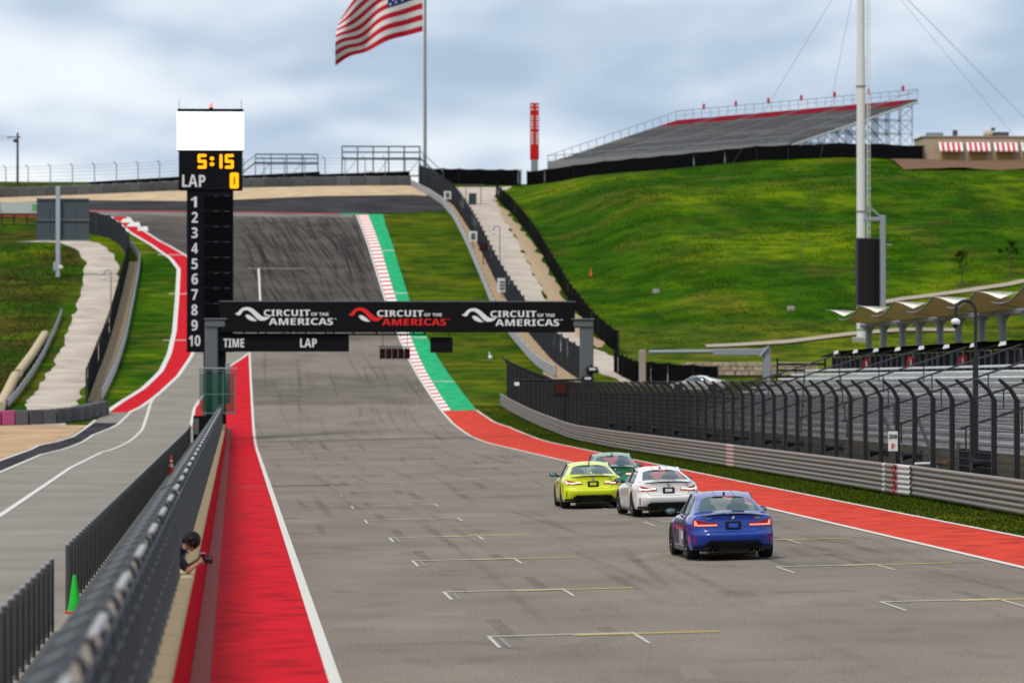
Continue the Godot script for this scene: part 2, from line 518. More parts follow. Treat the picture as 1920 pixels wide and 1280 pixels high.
func build_setting() -> void:
	stations()
	fine_bump = noise_tex(0.11, Color.BLACK, Color.WHITE, 4, 3)
	grit = noise_tex(0.16, Color(0.80, 0.80, 0.80), Color(1, 1, 1), 12, 3)
	# ---- the ground: one sheet of grass with patches of dry grass and bare soil
	var grass := mat("grass", Color(1, 1, 1), 0.95, 0.0, 0.25)
	grass.vertex_color_use_as_albedo = true
	var gn := FastNoiseLite.new(); gn.frequency = 0.012; gn.fractal_octaves = 9; gn.fractal_gain = 0.72; gn.seed = 33
	var gt := NoiseTexture2D.new(); gt.width = 1024; gt.height = 1024; gt.seamless = true; gt.noise = gn
	var ramp := Gradient.new(); ramp.set_color(0, Color(0.40, 0.56, 0.40)); ramp.set_color(1, Color(1.0, 0.93, 0.80)); ramp.add_point(0.36, Color(0.56, 0.72, 0.48)); ramp.add_point(0.60, Color(0.86, 0.94, 0.62))
	gt.color_ramp = ramp
	grain(grass, gt, 0.0123)
	bumps(grass, gt, 14.0)
	var dry := FastNoiseLite.new(); dry.frequency = 0.02; dry.fractal_octaves = 5; dry.seed = 31; dry.fractal_gain = 0.6
	var soil := FastNoiseLite.new(); soil.frequency = 0.045; soil.fractal_octaves = 4; soil.seed = 17
	var xs := [-3000.0, -1200.0, -500.0, -200.0, -120.0, -80.0, -60.0, -50.0]
	var x := -45.0
	while x < 125.0:
		if absf(x + 0.5) < 1.0: xs.append(-0.1)
		else: xs.append(x)
		x += 2.0 if x > 14.0 and x < 34.0 else 2.5
	xs.append_array([135.0, 160.0, 220.0, 500.0, 1200.0, 3000.0])
	var ds := [-2000.0, -300.0]; ds.append_array(S); ds.append_array([800.0, 900.0, 1200.0, 2000.0, 4000.0])
	var gm := MB.new()
	var rows := []; var cols := []
	for d in ds:
		var row := PackedVector3Array(); var cr := PackedColorArray()
		for xx in xs:
			row.append(G(xx, d, -0.03))
			var a := dry.get_noise_2d(xx * 1.6, d * 1.15)
			var s := soil.get_noise_2d(xx * 1.6, d * 1.1)
			var lush := Color(0.040, 0.100, 0.003)
			var c := lush.lerp(Color(0.185, 0.210, 0.005), smoothstep(-0.14, 0.46, a) * 0.9)
			c = c.lerp(Color(0.16, 0.110, 0.028), smoothstep(0.18, 0.52, s) * 0.7)
			if xx > 18.0 and xx < 30.0 and d > 372.0: c = c.lerp(Color(0.140, 0.125, 0.008), 0.5 + 0.4 * a)
			if xx > 18.0 and xx < 24.0 and d < 372.0: c = Color(0.060, 0.105, 0.008).lerp(Color(0.15, 0.14, 0.02), smoothstep(-0.1, 0.4, a))
			if xx < -15.5: c = c.lerp(Color(0.088, 0.062, 0.022), 0.85 * smoothstep(-0.35, 0.25, s + a * 0.4))
			if xx > 30.0 and d < 470.0: c = c.lerp(Color(0.17, 0.14, 0.03), 0.5)
			cr.append(c)
		rows.append(row); cols.append(cr)
	gm.grid(rows)
	# colour each corner as its own point of ground
	var k := 0
	for i in rows.size() - 1:
		for j in xs.size() - 1:
			var a: Color = cols[i][j]; var b: Color = cols[i][j + 1]; var c: Color = cols[i + 1][j + 1]; var e: Color = cols[i + 1][j]
			gm.c[k] = a; gm.c[k + 1] = c; gm.c[k + 2] = b
			gm.c[k + 3] = a; gm.c[k + 4] = e; gm.c[k + 5] = c
			k += 6
	var ground := part(self, "ground", gm, grass)
	ground.set_meta("kind", "structure")

	# ---- asphalt
	var T := setting("race_track")
	var asphalt := mat("asphalt", lin(0.98, 0.945, 0.90), 0.88, 0.0, 0.1)
	asphalt.albedo_texture = strokes_image()
	asphalt.detail_enabled = true
	asphalt.detail_blend_mode = BaseMaterial3D.BLEND_MODE_MUL
	asphalt.detail_albedo = noise_tex(0.14, Color(0.62, 0.61, 0.60), Color(1.0, 1.0, 1.0), 6, 5)
	asphalt.detail_uv_layer = BaseMaterial3D.DETAIL_UV_2
	asphalt.uv2_triplanar = true; asphalt.uv2_world_triplanar = true; asphalt.uv2_scale = Vector3.ONE * 0.22
	var ub := Rect2(-16.3, 20.0, 32.0, 602.0)
	var RE := [[20.0, 15.68], [619.0, 15.68]]
	part(T, "asphalt", sheet([[20.0, 1.3], [440.0, 1.3], [441.0, -6.0], [465.0, -5.92], [501.0, -6.1], [534.0, -6.33], [546.5, -7.4], [562.0, -9.65], [584.0, -12.9], [612.0, -15.9], [619.0, -15.9]], RE, 0.0, 20.0, 619.0, 10, ub), asphalt)
	var apron := grain(mat("pit asphalt", lin(0.27, 0.245, 0.218), 0.9, 0.0, 0.1), big_grain(0.86, 14), 0.0103)
	var outer := [[20.0, -40.0], [250.0, -40.0], [254.3, -12.35], [309.0, -12.64], [330.0, -11.1], [345.0, -10.7], [366.0, -9.8], [381.0, -8.8], [395.0, -7.65], [417.0, -6.5], [440.0, -6.0], [465.0, -5.92], [501.0, -6.1], [534.0, -6.33], [546.5, -7.4], [562.0, -9.65], [584.0, -12.9], [613.0, -15.95], [614.0, -31.0], [624.0, -31.0]]
	part(T, "pit_exit_asphalt", sheet(outer, [[20.0, 1.3], [619.0, 1.3], [624.0, 1.3]], -0.002, 20.0, 622.5, 14), apron)
	# newer dark asphalt beyond the corner
	var newer := grain(mat("new asphalt", lin(0.062, 0.060, 0.066), 0.85, 0.0, 0.4), big_grain(0.62, 15), 0.0103)
	var crestline := [[-33.0, 629.9], [-30.6, 629.8], [-19.0, 624.3], [0.0, 621.5], [15.0, 618.3], [19.0, 618.9], [27.45, 625.9]]
	var darktop := [[-33.0, 641.0], [-31.2, 642.0], [-19.7, 647.9], [-6.4, 646.4], [0.0, 650.0], [11.7, 660.3], [25.0, 663.9], [27.45, 660.0]]
	part(T, "runoff_asphalt", xsheet(crestline, darktop, 0.03, 40), newer)
	part(T, "upper_asphalt", xsheet([[-33.0, 613.0], [-16.0, 613.0], [15.0, 612.0]], [[-33.0, 629.9], [-30.6, 629.8], [-19.0, 624.3], [0.0, 621.5], [15.0, 618.3]], 0.012, 30), grain(mat("upper asphalt", lin(0.26, 0.245, 0.235), 0.9, 0.0, 0.3), big_grain(0.62, 15), 0.0103))
	part(T, "pit_exit_strip", sheet([[200.0, -11.9], [254.3, -12.2], [309.0, -12.5], [330.0, -11.0], [345.0, -10.6], [352.0, -10.2]], [[200.0, -10.6], [220.0, -10.75], [275.0, -11.1], [333.0, -9.85], [350.0, -8.6], [352.0, -8.5]], 0.008), newer)
	# ---- paint
	var white := grain(mat("white paint", lin(0.74, 0.74, 0.72), 0.6), noise_tex(0.05, Color(0.78, 0.77, 0.75), Color(1, 1, 1), 22, 5), 0.7)
	var faded := grain(mat("worn white paint", lin(0.52, 0.51, 0.50), 0.7), noise_tex(0.05, Color(0.55, 0.53, 0.52), Color(1, 1, 1), 23, 5), 0.8)
	var paint := noise_tex(0.016, Color(0.66, 0.64, 0.63), Color(1, 1, 1), 24, 8, Color(0.93, 0.92, 0.92), FastNoiseLite.TYPE_SIMPLEX_SMOOTH, 1024)
	var redp := grain(mat("red track paint", lin(0.58, 0.006, 0.018), 0.7), paint, 0.045)
	var redo := grain(mat("orange red track paint", lin(0.62, 0.058, 0.033), 0.7), paint, 0.045)
	var green := grain(mat("green track paint", lin(0.015, 0.42, 0.17), 0.65), paint, 0.045)
	var yellow := mat("yellow paint", lin(0.60, 0.44, 0.03), 0.7)
	# left: red strip along the pit wall, running out to a nose
	var isl := [[20.0, -0.33], [345.0, -0.33], [346.8, -3.15], [370.8, -3.08], [390.6, -2.38], [411.6, -1.6], [439.2, 1.26]]
	part(T, "red_strip", sheet(isl, [[20.0, 1.26], [439.2, 1.262]], 0.008, 20.0, 439.2, 3), redp)
	part(T, "edge_line", line_sheet([[20.0, 1.34], [440.0, 1.34]], 0.085, 0.016), white)
	part(T, "nose_line", line_sheet([[346.8, -3.2], [370.8, -3.13], [390.6, -2.43], [411.6, -1.65], [439.2, 1.24]], 0.11, 0.016), white)
	part(T, "gutter", sheet([[20.0, -0.60], [345.0, -0.60]], [[20.0, -0.335], [345.0, -0.335]], 0.012), grain(mat("worn gutter paint", lin(0.42, 0.17, 0.16), 0.8), noise_tex(0.06, Color(0.70, 0.55, 0.55), Color(1, 1, 1), 27, 5), 0.9))
	# right: orange red strip, then green behind the kerb
	var ro := [[20.0, 18.48], [134.0, 18.48], [174.0, 18.6], [236.0, 18.94], [290.0, 19.3], [319.0, 19.5], [337.0, 19.2], [347.0, 18.7], [364.0, 18.35]]
	part(T, "orange_red_strip", sheet([[20.0, 15.76], [364.0, 15.76]], ro, 0.008, 20.0, 364.0, 2), redo)
	part(T, "edge_line", line_sheet([[20.0, 15.68], [364.0, 15.68]], 0.085, 0.016), white)
	part(T, "edge_line", line_sheet(ro, 0.075, 0.016), white)
	var ko := [[364.0, 16.35], [403.0, 16.5], [458.0, 16.75], [510.0, 16.8], [557.0, 16.98], [618.0, 17.08]]
	var go := [[364.0, 18.35], [403.0, 18.42], [458.0, 18.32], [503.0, 18.2], [544.0, 18.4], [599.0, 18.75], [618.5, 19.05]]
	part(T, "green_strip", sheet(ko, go, 0.010, 364.0, 618.0, 2), green)
	for d in [402.5, 457.5, 507.0, 557.0]:
		var m := MB.new(); m.quad(G(pl(ko, d), d - 0.35, 0.03), G(pl(go, d), d - 0.35, 0.03), G(pl(go, d), d + 0.35, 0.03), G(pl(ko, d), d + 0.35, 0.03))
		part(T, "cross_line", m, white)
	part(T, "edge_line", line_sheet([[364.0, 15.68], [618.0, 15.62]], 0.09, 0.016), white)
	# the kerb: red and white painted blocks
	var kerb := setting("kerb", "red and white striped kerb between the uphill asphalt and the green strip")
	var kw := mat("kerb white", lin(0.72, 0.72, 0.71), 0.6); var kr := mat("kerb red", lin(0.55, 0.035, 0.04), 0.6)
	var dd := 364.2; var flip := false
	while dd < 617.0:
		var step := (1.7 if flip else 2.9)
		var m := MB.new()
		var a := G(15.78, dd, 0.02); var b := G(pl(ko, dd), dd, 0.075); var c := G(pl(ko, dd + step), dd + step, 0.075); var e := G(15.78, dd + step, 0.02)
		m.quad(a, b, c, e)
		m.quad(G(15.78, dd, -0.02), G(pl(ko, dd), dd, -0.02), b, a)
		m.quad(G(pl(ko, dd), dd, -0.02), G(pl(ko, dd + step), dd + step, -0.02), c, b)
		part(kerb, "kerb_block", m, kr if flip else kw)
		dd += step; flip = not flip
	# left run-off in red with its lines
	var lo := [[366.0, -9.75], [381.0, -8.75], [395.0, -7.55], [417.4, -6.4], [440.0, -5.97], [465.0, -5.85], [501.0, -6.03], [534.0, -6.25], [546.5, -7.3], [562.0, -9.55], [584.0, -12.8], [612.0, -15.8]]
	var li := [[366.0, -7.95], [372.8, -7.2], [389.3, -6.1], [411.0, -4.85], [435.6, -3.95], [452.8, -3.5], [480.0, -3.3], [520.0, -3.6], [540.0, -4.5], [550.5, -5.6], [569.7, -8.9], [591.0, -11.75], [612.0, -13.7]]
	part(T, "red_runoff", sheet(lo, li, 0.012, 366.0, 612.0, 2), redp)
	part(T, "edge_line", line_sheet(lo, 0.22, 0.022), white)
	part(T, "edge_line", line_sheet(li, 0.16, 0.022), white)
	for d in [454.0, 506.0, 551.0]:
		var m := MB.new(); m.quad(G(pl(lo, d) - 0.9, d - 0.3, 0.035), G(pl(li, d), d - 0.3, 0.035), G(pl(li, d), d + 0.3, 0.035), G(pl(lo, d) - 0.9, d + 0.3, 0.035))
		part(T, "cross_line", m, white)
	for q in [[-13.3, 605.0, 0.9, 4.5], [-12.2, 597.5, 1.0, 4.2], [-11.0, 590.0, 0.8, 4.0]]:   # white dragon-tooth patch at the corner
		var m := MB.new(); m.quad(G(q[0] - q[2] * 1.2, q[1] - q[3], 0.035), G(q[0] + q[2] * 0.6, q[1] - q[3], 0.035), G(q[0] + q[2] * 0.2, q[1] + q[3], 0.035), G(q[0] - q[2] * 0.9, q[1] + q[3] * 0.6, 0.035))
		part(T, "white_patch", m, white)
	# pit lane lines
	part(T, "pit_line", line_sheet([[60.0, -7.0], [148.0, -7.18], [231.5, -7.9], [284.0, -7.85], [326.0, -6.9], [341.7, -6.6], [361.0, -6.6], [376.0, -6.6], [384.0, -6.45]], 0.10, 0.012), white)
	part(T, "pit_line", line_sheet([[190.0, -10.5], [220.0, -10.71], [275.0, -11.05], [333.0, -9.8], [350.0, -8.5], [366.0, -7.95]], 0.10, 0.016), white)
	part(T, "pit_line", line_sheet([[190.0, -12.0], [254.0, -12.35], [309.0, -12.6], [330.0, -11.1], [345.0, -10.7], [356.0, -10.3]], 0.10, 0.016), white)
	# lines across
	var across := func(x0: float, x1: float, d: float, half: float, m: Material, called := "cross_line") -> void:
		var q := MB.new()
		for i in 4:
			var xa := lerpf(x0, x1, i / 4.0); var xb := lerpf(x0, x1, (i + 1) / 4.0)
			q.quad(G(xa, d - half, 0.014), G(xb, d - half, 0.014), G(xb, d + half, 0.014), G(xa, d + half, 0.014))
		part(T, called, q, m)
	across.call(1.43, 15.6, 293.6, 0.22, faded, "start_line")
	across.call(1.43, 10.4, 152.4, 0.07, faded)
	across.call(-0.3, 1.24, 187.0, 0.5, grain(mat("bare patch", lin(0.40, 0.12, 0.10), 0.9), grit, 1.0), "worn_patch")
	across.call(0.1, 1.95, 142.5, 0.12, mat("tar seal", lin(0.03, 0.02, 0.025), 0.6), "tar_seam")
	across.call(1.45, 4.4, 187.3, 0.32, mat("tar film", lin(0.12, 0.11, 0.105), 0.7), "tar_seam")
	across.call(1.43, 7.5, 535.0, 0.25, faded)
	part(T, "lane_line", line_sheet([[495.0, 2.62], [535.0, 2.62]], 0.10, 0.014), white)
	var redt := mat("red corner line", lin(0.50, 0.05, 0.06), 0.7)
	part(T, "corner_line", xsheet([[-33.0, 628.6], [-30.6, 628.5], [-19.0, 623.0], [0.0, 620.4], [13.5, 617.6]], [[-33.0, 630.2], [-30.6, 630.1], [-19.0, 624.5], [0.0, 621.8], [13.5, 618.8]], 0.05, 30), redt)
	part(T, "corner_line", xsheet([[-33.0, 612.2], [-16.2, 612.0]], [[-33.0, 614.2], [-16.2, 613.8]], 0.05, 8), mat("orange corner line", lin(0.62, 0.10, 0.04), 0.7))
	part(T, "corner_line", xsheet([[13.5, 617.2], [17.0, 617.2]], [[13.5, 619.0], [17.0, 619.0]], 0.055, 6), green)
	# grid boxes
	var gridw := grain(mat("grid paint", lin(0.66, 0.655, 0.64), 0.7), noise_tex(0.05, Color(0.70, 0.68, 0.66), Color(1, 1, 1), 23, 5), 0.8)
	for n in 28:
		var left := n % 2 == 0
		var row := n / 2
		var d := (74.5 + 16.0 * row) if left else (82.3 + 15.97 * row)
		if d > 288.0: continue
		var xa := (3.91 if row < 4 else 3.71) if left else 11.1
		var xb := (6.22 if row < 4 else 6.46) if left else 13.2
		var m := MB.new()
		var up := 0.012
		m.quad(G(xa, d - 0.09, up), G(xb, d - 0.09, up), G(xb, d + 0.13, up), G(xa, d + 0.13, up))
		m.quad(G(xa, d - 3.2, up), G(xa + 0.06, d - 3.2, up), G(xa + 0.06, d - 0.09, up), G(xa, d - 0.09, up))
		m.quad(G(xb - 0.06, d - 3.0, up), G(xb, d - 3.0, up), G(xb, d - 0.09, up), G(xb - 0.06, d - 0.09, up))
		part(T, "grid_box", m, gridw if d < 160.0 else faded)
		if row < 4 and d < 126.0:
			var y := MB.new()
			y.quad(G(xa + 1.35, d - 0.38, up + 0.004), G(xa + 3.6, d - 0.38, up + 0.004), G(xa + 3.6, d - 0.22, up + 0.004), G(xa + 1.35, d - 0.22, up + 0.004))
			part(T, "yellow_line", y, yellow)
			if left:
				var o := MB.new()
				o.quad(G(xa + 0.16, d - 3.2, up), G(xa + 0.21, d - 3.2, up), G(xa + 0.21, d - 0.4, up), G(xa + 0.16, d - 0.4, up))
				part(T, "old_mark", o, mat("ghost paint", lin(0.25, 0.24, 0.23), 0.8))
	# ---- the sand-coloured shoulder by the pit exit and behind the corner
	var sand := grain(mat("sand", lin(0.52, 0.36, 0.22), 0.95, 0.0, 0.2), big_grain(0.80, 16), 0.0171)
	var dirt := setting("dirt_shoulder")
	part(dirt, "dirt", sheet([[180.0, -60.0], [349.0, -40.0]], [[180.0, -12.1], [254.0, -12.5], [309.0, -12.75], [330.0, -11.3], [345.0, -10.9], [349.0, -10.6]], 0.004, 180.0, 349.0, 10), sand)
	var tan_ := grain(mat("pale gravel", lin(0.60, 0.45, 0.29), 0.95, 0.0, 0.2), big_grain(0.80, 16), 0.0171)
	part(setting("gravel_trap"), "gravel", xsheet(darktop, [[-33.0, 653.0], [-31.8, 654.2], [-20.2, 663.3], [0.0, 683.0], [12.3, 692.0], [25.0, 696.0], [26.5, 692.0]], 0.06, 30), tan_)
	# ---- roads
	var stone := grain(mat("crushed stone", lin(0.56, 0.485, 0.42), 0.95, 0.0, 0.2), big_grain(0.80, 16), 0.0171)
	part(setting("gravel_road"), "gravel", sheet([[349.0, -16.2], [414.0, -16.0], [482.0, -16.1], [524.0, -16.5], [543.0, -16.85], [559.7, -18.6], [567.0, -20.8], [571.0, -26.0]], [[349.0, -12.2], [414.0, -12.55], [453.0, -12.1], [495.0, -12.3], [537.0, -12.95], [556.0, -14.4], [566.0, -16.0], [571.0, -18.0]], 0.015, 349.0, 571.0, 3, Rect2(), 0.6), stone)
	part(setting("access_road"), "gravel", sheet([[395.0, 33.0], [415.0, 31.8], [443.0, 29.8], [480.0, 29.2], [640.0, 29.8], [666.0, 31.5], [690.0, 31.0]], [[395.0, 38.0], [420.0, 36.5], [443.0, 33.4], [477.0, 32.6], [501.0, 32.5], [550.0, 33.3], [600.0, 34.0], [666.0, 36.0], [690.0, 40.0]], 0.015, 395.0, 690.0, 3, Rect2(), 0.8), stone)
	var bank := grain(mat("bare bank", lin(0.60, 0.47, 0.33), 0.95, 0.0, 0.1), noise_tex(0.05, Color(0.66, 0.63, 0.60), Color(1, 1, 1), 41, 7), 0.10)
	bumps(bank, fine_bump, 5.0)
	part(setting("dirt_bank"), "dirt", sheet([[446.0, 33.3], [477.0, 32.6], [501.0, 32.5], [550.0, 33.3], [600.0, 34.0], [655.0, 35.0]], [[446.0, 34.6], [495.0, 34.4], [537.0, 34.9], [572.0, 35.2], [620.0, 35.4], [655.0, 35.4]], 0.02, 446.0, 655.0, 2, Rect2(), 0.9), bank)
	part(setting("verge"), "gravel", sheet([[400.0, 26.9], [453.0, 26.6], [519.0, 27.0], [610.0, 27.95], [640.0, 27.8], [690.0, 25.5]], [[400.0, 29.4], [430.0, 28.6], [519.0, 28.4], [581.0, 28.9], [640.0, 29.2], [690.0, 27.5]], 0.012, 400.0, 690.0, 2, Rect2(), 0.5), bank)
	part(setting("verge"), "gravel", sheet([[379.0, -11.6], [414.0, -11.8], [501.0, -11.85], [543.0, -11.9]], [[379.0, -10.65], [414.0, -10.45], [501.0, -10.65], [543.0, -10.85]], 0.012), bank)
	var conc := grain(mat("footpath concrete", lin(0.44, 0.37, 0.29), 0.9), grit, 0.5)
	var path := setting("path")
	for q in [[[44.0, 446.0], [52.2, 450.3], [59.1, 456.8], [64.8, 460.3], [70.0, 460.0]], [[64.0, 480.0], [68.3, 485.8], [74.7, 491.8], [82.9, 500.7], [95.0, 511.0]]]:
		var m := MB.new()
		for i in q.size() - 1:
			for s in 6:
				var a0: Array = [lerpf(q[i][0], q[i + 1][0], s / 6.0), lerpf(q[i][1], q[i + 1][1], s / 6.0)]
				var a1: Array = [lerpf(q[i][0], q[i + 1][0], (s + 1) / 6.0), lerpf(q[i][1], q[i + 1][1], (s + 1) / 6.0)]
				m.quad(G(a0[0], a0[1], 0.12), G(a1[0], a1[1], 0.12), G(a1[0], a1[1] + 2.2, 0.16), G(a0[0], a0[1] + 2.2, 0.16))
		part(path, "paving", m, conc)
	# walkway behind the pit wall
	part(setting("pit_walkway"), "concrete", sheet([[18.0, -2.95], [345.0, -2.95]], [[18.0, -0.99], [345.0, -0.99]], 0.02), grain(mat("walkway concrete", lin(0.34, 0.30, 0.26), 0.9), grit, 0.6))
	for m in mats.values(): m.metallic_specular = 0.08

# ---------------------------------------------------------------- pit wall and its fences
func build_pit_wall() -> void:
	var conc := grain(mat("pit wall concrete", lin(0.56, 0.44, 0.28), 0.9, 0.0, 0.1), noise_tex(0.05, Color(0.72, 0.70, 0.66), Color(1, 1, 1), 51, 5), 0.8)
	var red := grain(mat("pit wall red", lin(0.56, 0.008, 0.025), 0.7, 0.0, 0.06), noise_tex(0.03, Color(0.80, 0.76, 0.76), Color(1, 1, 1), 52, 5), 0.4)
	var t := thing("pit_wall", "long low concrete pit wall painted red on the track side", "wall")
	var d := 20.0
	while d < 344.0:
		var y := -0.09 + lut(PD, PH, d + 2.0)
		part(t, "block", boxm(Vector3(0.36, 1.1, 3.96), 0.02), conc, V(-0.80, y + 0.55, d + 2.0))
		part(t, "red_face", boxm(Vector3(0.012, 1.06, 3.94)), red, V(-0.6135, y + 0.545, d + 2.0))
		d += 4.0
	# the debris fence on top of it, bent over towards the pit lane
	var steel := mat("dark galvanised steel", lin(0.10, 0.11, 0.12), 0.5, 0.6)
	var dark := mat("fence wire", lin(0.035, 0.036, 0.040), 0.6, 0.3)
	var sheetm := grain(mat("dark grey fence sheet", lin(0.048, 0.054, 0.064), 0.6, 0.1), grit, 2.0)
	var pale := mat("pale clip", lin(0.30, 0.30, 0.31), 0.5)
	var f := thing("debris_fence", "chain-link fence with a bent-over dark top along the red pit wall", "fence")
	var wires := MB.new(); var rails := MB.new()
	rng.seed = 44
	var chain := mat("chain-link wire", lin(0.075, 0.075, 0.085), 0.6, 0.3, 0.1); chain.vertex_color_use_as_albedo = true
	var dd := 20.0
	while dd < 336.0:
		var g := -0.09 + lut(PD, PH, dd)
		var gap := dd > 72.2 and dd < 75.4     # the opening that the photographer leans through
		var pm := MB.new()
		pm.tube([V(-0.85, g + 1.1, dd), V(-0.85, g + 2.28, dd), V(-0.89, g + 2.42, dd), V(-0.98, g + 2.46, dd), V(-1.14, g + 2.38, dd)], 0.028, 6)
		if not gap: part(f, "post", pm, steel)
		if not (dd > 71.9 and dd < 73.2):
			part(f, "top_sheet", boxm(Vector3(0.26, 0.006, 1.9)), sheetm, V(-1.03, g + 2.43, dd + 1.0), Basis(Vector3(0, 0, 1), 0.25))
		for y in [1.14, 1.6, 2.1, 2.34]:
			if not (gap and y < 2.2): rails.cyl(V(-0.85, g + y, dd), V(-0.85, -0.09 + lut(PD, PH, dd + 2.0) + y, dd + 2.0), 0.012, 0.012, 4, false)
		dd += 2.0
	dd = 20.0
	while dd < 336.0:
		if not (dd > 72.0 and dd < 76.0):
			var g := -0.09 + lut(PD, PH, dd)
			var tone := pow(rng.randf(), 2.0) * 2.6 + 0.35
			wires.tint = Color(tone, tone, tone)
			wires.wire(V(-0.85, g + 1.1, dd), V(-0.85, g + 2.36, dd + 0.9), 0.004)
			wires.wire(V(-0.855, g + 1.1, dd + 0.9), V(-0.855, g + 2.36, dd), 0.004)
		dd += 0.055
	var w := part(f, "wire_mesh", wires, chain); w.set_meta("kind", "stuff")
	part(f, "cable", rails, steel).set_meta("kind", "stuff")
	dd = 24.0
	while dd < 330.0:
		var g := -0.09 + lut(PD, PH, dd)
		var m := MB.new(); m.cbox(Vector3.ZERO, Vector3(0.065, 0.05, 2.6), 0.015)
		part(f, "pale_clip", m, pale, V(-0.875, g + 2.47, dd))
		dd += 6.9
	# the pit lane side: grey sheet fence with round-topped posts, and a gap
	var grey := grain(mat("grey fence steel", lin(0.095, 0.10, 0.105), 0.6, 0.2), grit, 1.5)
	var lightg := mat("fence post cap", lin(0.24, 0.245, 0.255), 0.5, 0.2)
	var sec := [[22.0, 79.4, "grey panel fence of round-topped posts ending at the gap by the green cone"], [85.0, 318.0, "long grey panel fence of round-topped posts running on behind the orange cone"]]
	for q in sec:
		var p := thing("panel_fence", q[2], "fence", Vector3.ZERO, "fences along the pit lane")
		var x: float = q[0]
		while x <= q[1] + 0.01:
			var g := -0.09 + lut(PD, PH, x) + 0.02
			var pm := part(p, "post", cylm(0.038, 1.17, 8), grey, V(-2.95, g, x))
			var cap := MB.new(); cap.ball(Vector3(0, 1.17, 0), Vector3(0.044, 0.040, 0.044), 5)
			if not cache.has("postcap"): cache["postcap"] = cap.mesh()
			part(pm, "cap", cache["postcap"], lightg)
			if x + 1.8 <= q[1] + 0.01:
				part(p, "panel", boxm(Vector3(0.012, 1.0, 1.68)), grey, V(-2.965, g + 0.60, x + 0.9))
			x += 1.8

func cone(label: String, at: Vector3, body: Material, base: Material, h: float, bands: Material) -> void:
	var t := thing("traffic_cone", label, "traffic cone", at)
	part(t, "base", boxm(Vector3(h * 0.5, 0.04, h * 0.5), 0.012), base, Vector3(0, 0.02, 0))
	var m := MB.new()
	m.lathe(Vector3.ZERO, Basis(), [[h * 0.19, 0.04], [h * 0.17, 0.09], [h * 0.045, h], [h * 0.03, h + 0.01], [0.0, h + 0.012]], 14)
	part(t, "body", m, body)
	if bands:
		for b in [[0.42, 0.58], [0.68, 0.80]]:
			var s := MB.new()
			var r := func(k: float) -> float: return lerpf(h * 0.17, h * 0.045, (k * h - 0.09) / (h - 0.09)) + 0.004
			s.lathe(Vector3.ZERO, Basis(), [[r.call(b[0]), b[0] * h], [r.call(b[1]), b[1] * h]], 14)
			part(t, "reflective_band", s, bands)

# ---------------------------------------------------------------- guard rails
# a run of corrugated rails over posts; pts: [[x, d], ...]; facing -1 shows its face to the left
func w_rail(m: MB, a: Vector3, b: Vector3, y: float, out: Vector3) -> void:
	var prof := [[0.0, -0.155], [0.045, -0.125], [0.075, -0.07], [0.03, -0.02], [0.03, 0.02], [0.075, 0.07], [0.045, 0.125], [0.0, 0.155]]
	var rows := []
	for p in prof:
		rows.append(PackedVector3Array([a + Vector3(0, y + p[1], 0) + out * p[0], b + Vector3(0, y + p[1], 0) + out * p[0]]))
	m.grid(rows, out.cross(b - a).y > 0.0)

func guard_rail(t: Node3D, pts: Array, rails: Array, m: Material, pm: Material, step := 4.0, h := 0.98, side := -1.0) -> void:
	var path := []
	for i in pts.size() - 1:
		var L := Vector2(pts[i + 1][0] - pts[i][0], pts[i + 1][1] - pts[i][1]).length()
		var n := maxi(1, int(round(L / step)))
		for k in n: path.append([lerpf(pts[i][0], pts[i + 1][0], float(k) / n), lerpf(pts[i][1], pts[i + 1][1], float(k) / n)])
	path.append(pts[-1])
	for i in path.size():
		var g := G(path[i][0], path[i][1])
		part(t, "post", boxm(Vector3(0.10, h + 0.3, 0.12)), pm, g + Vector3(-side * 0.12, h * 0.5 - 0.15, 0))
		if i + 1 < path.size():
			var e := G(path[i + 1][0], path[i + 1][1])
			var dirn := (e - g); dirn.y = 0.0; dirn = dirn.normalized()
			var out := Vector3(dirn.z, 0, -dirn.x)
			if signf(out.x) != signf(side): out = -out
			for y in rails:
				var r := MB.new(); w_rail(r, g, e + dirn * 0.03, y, out)
				part(t, "rail", r, m)

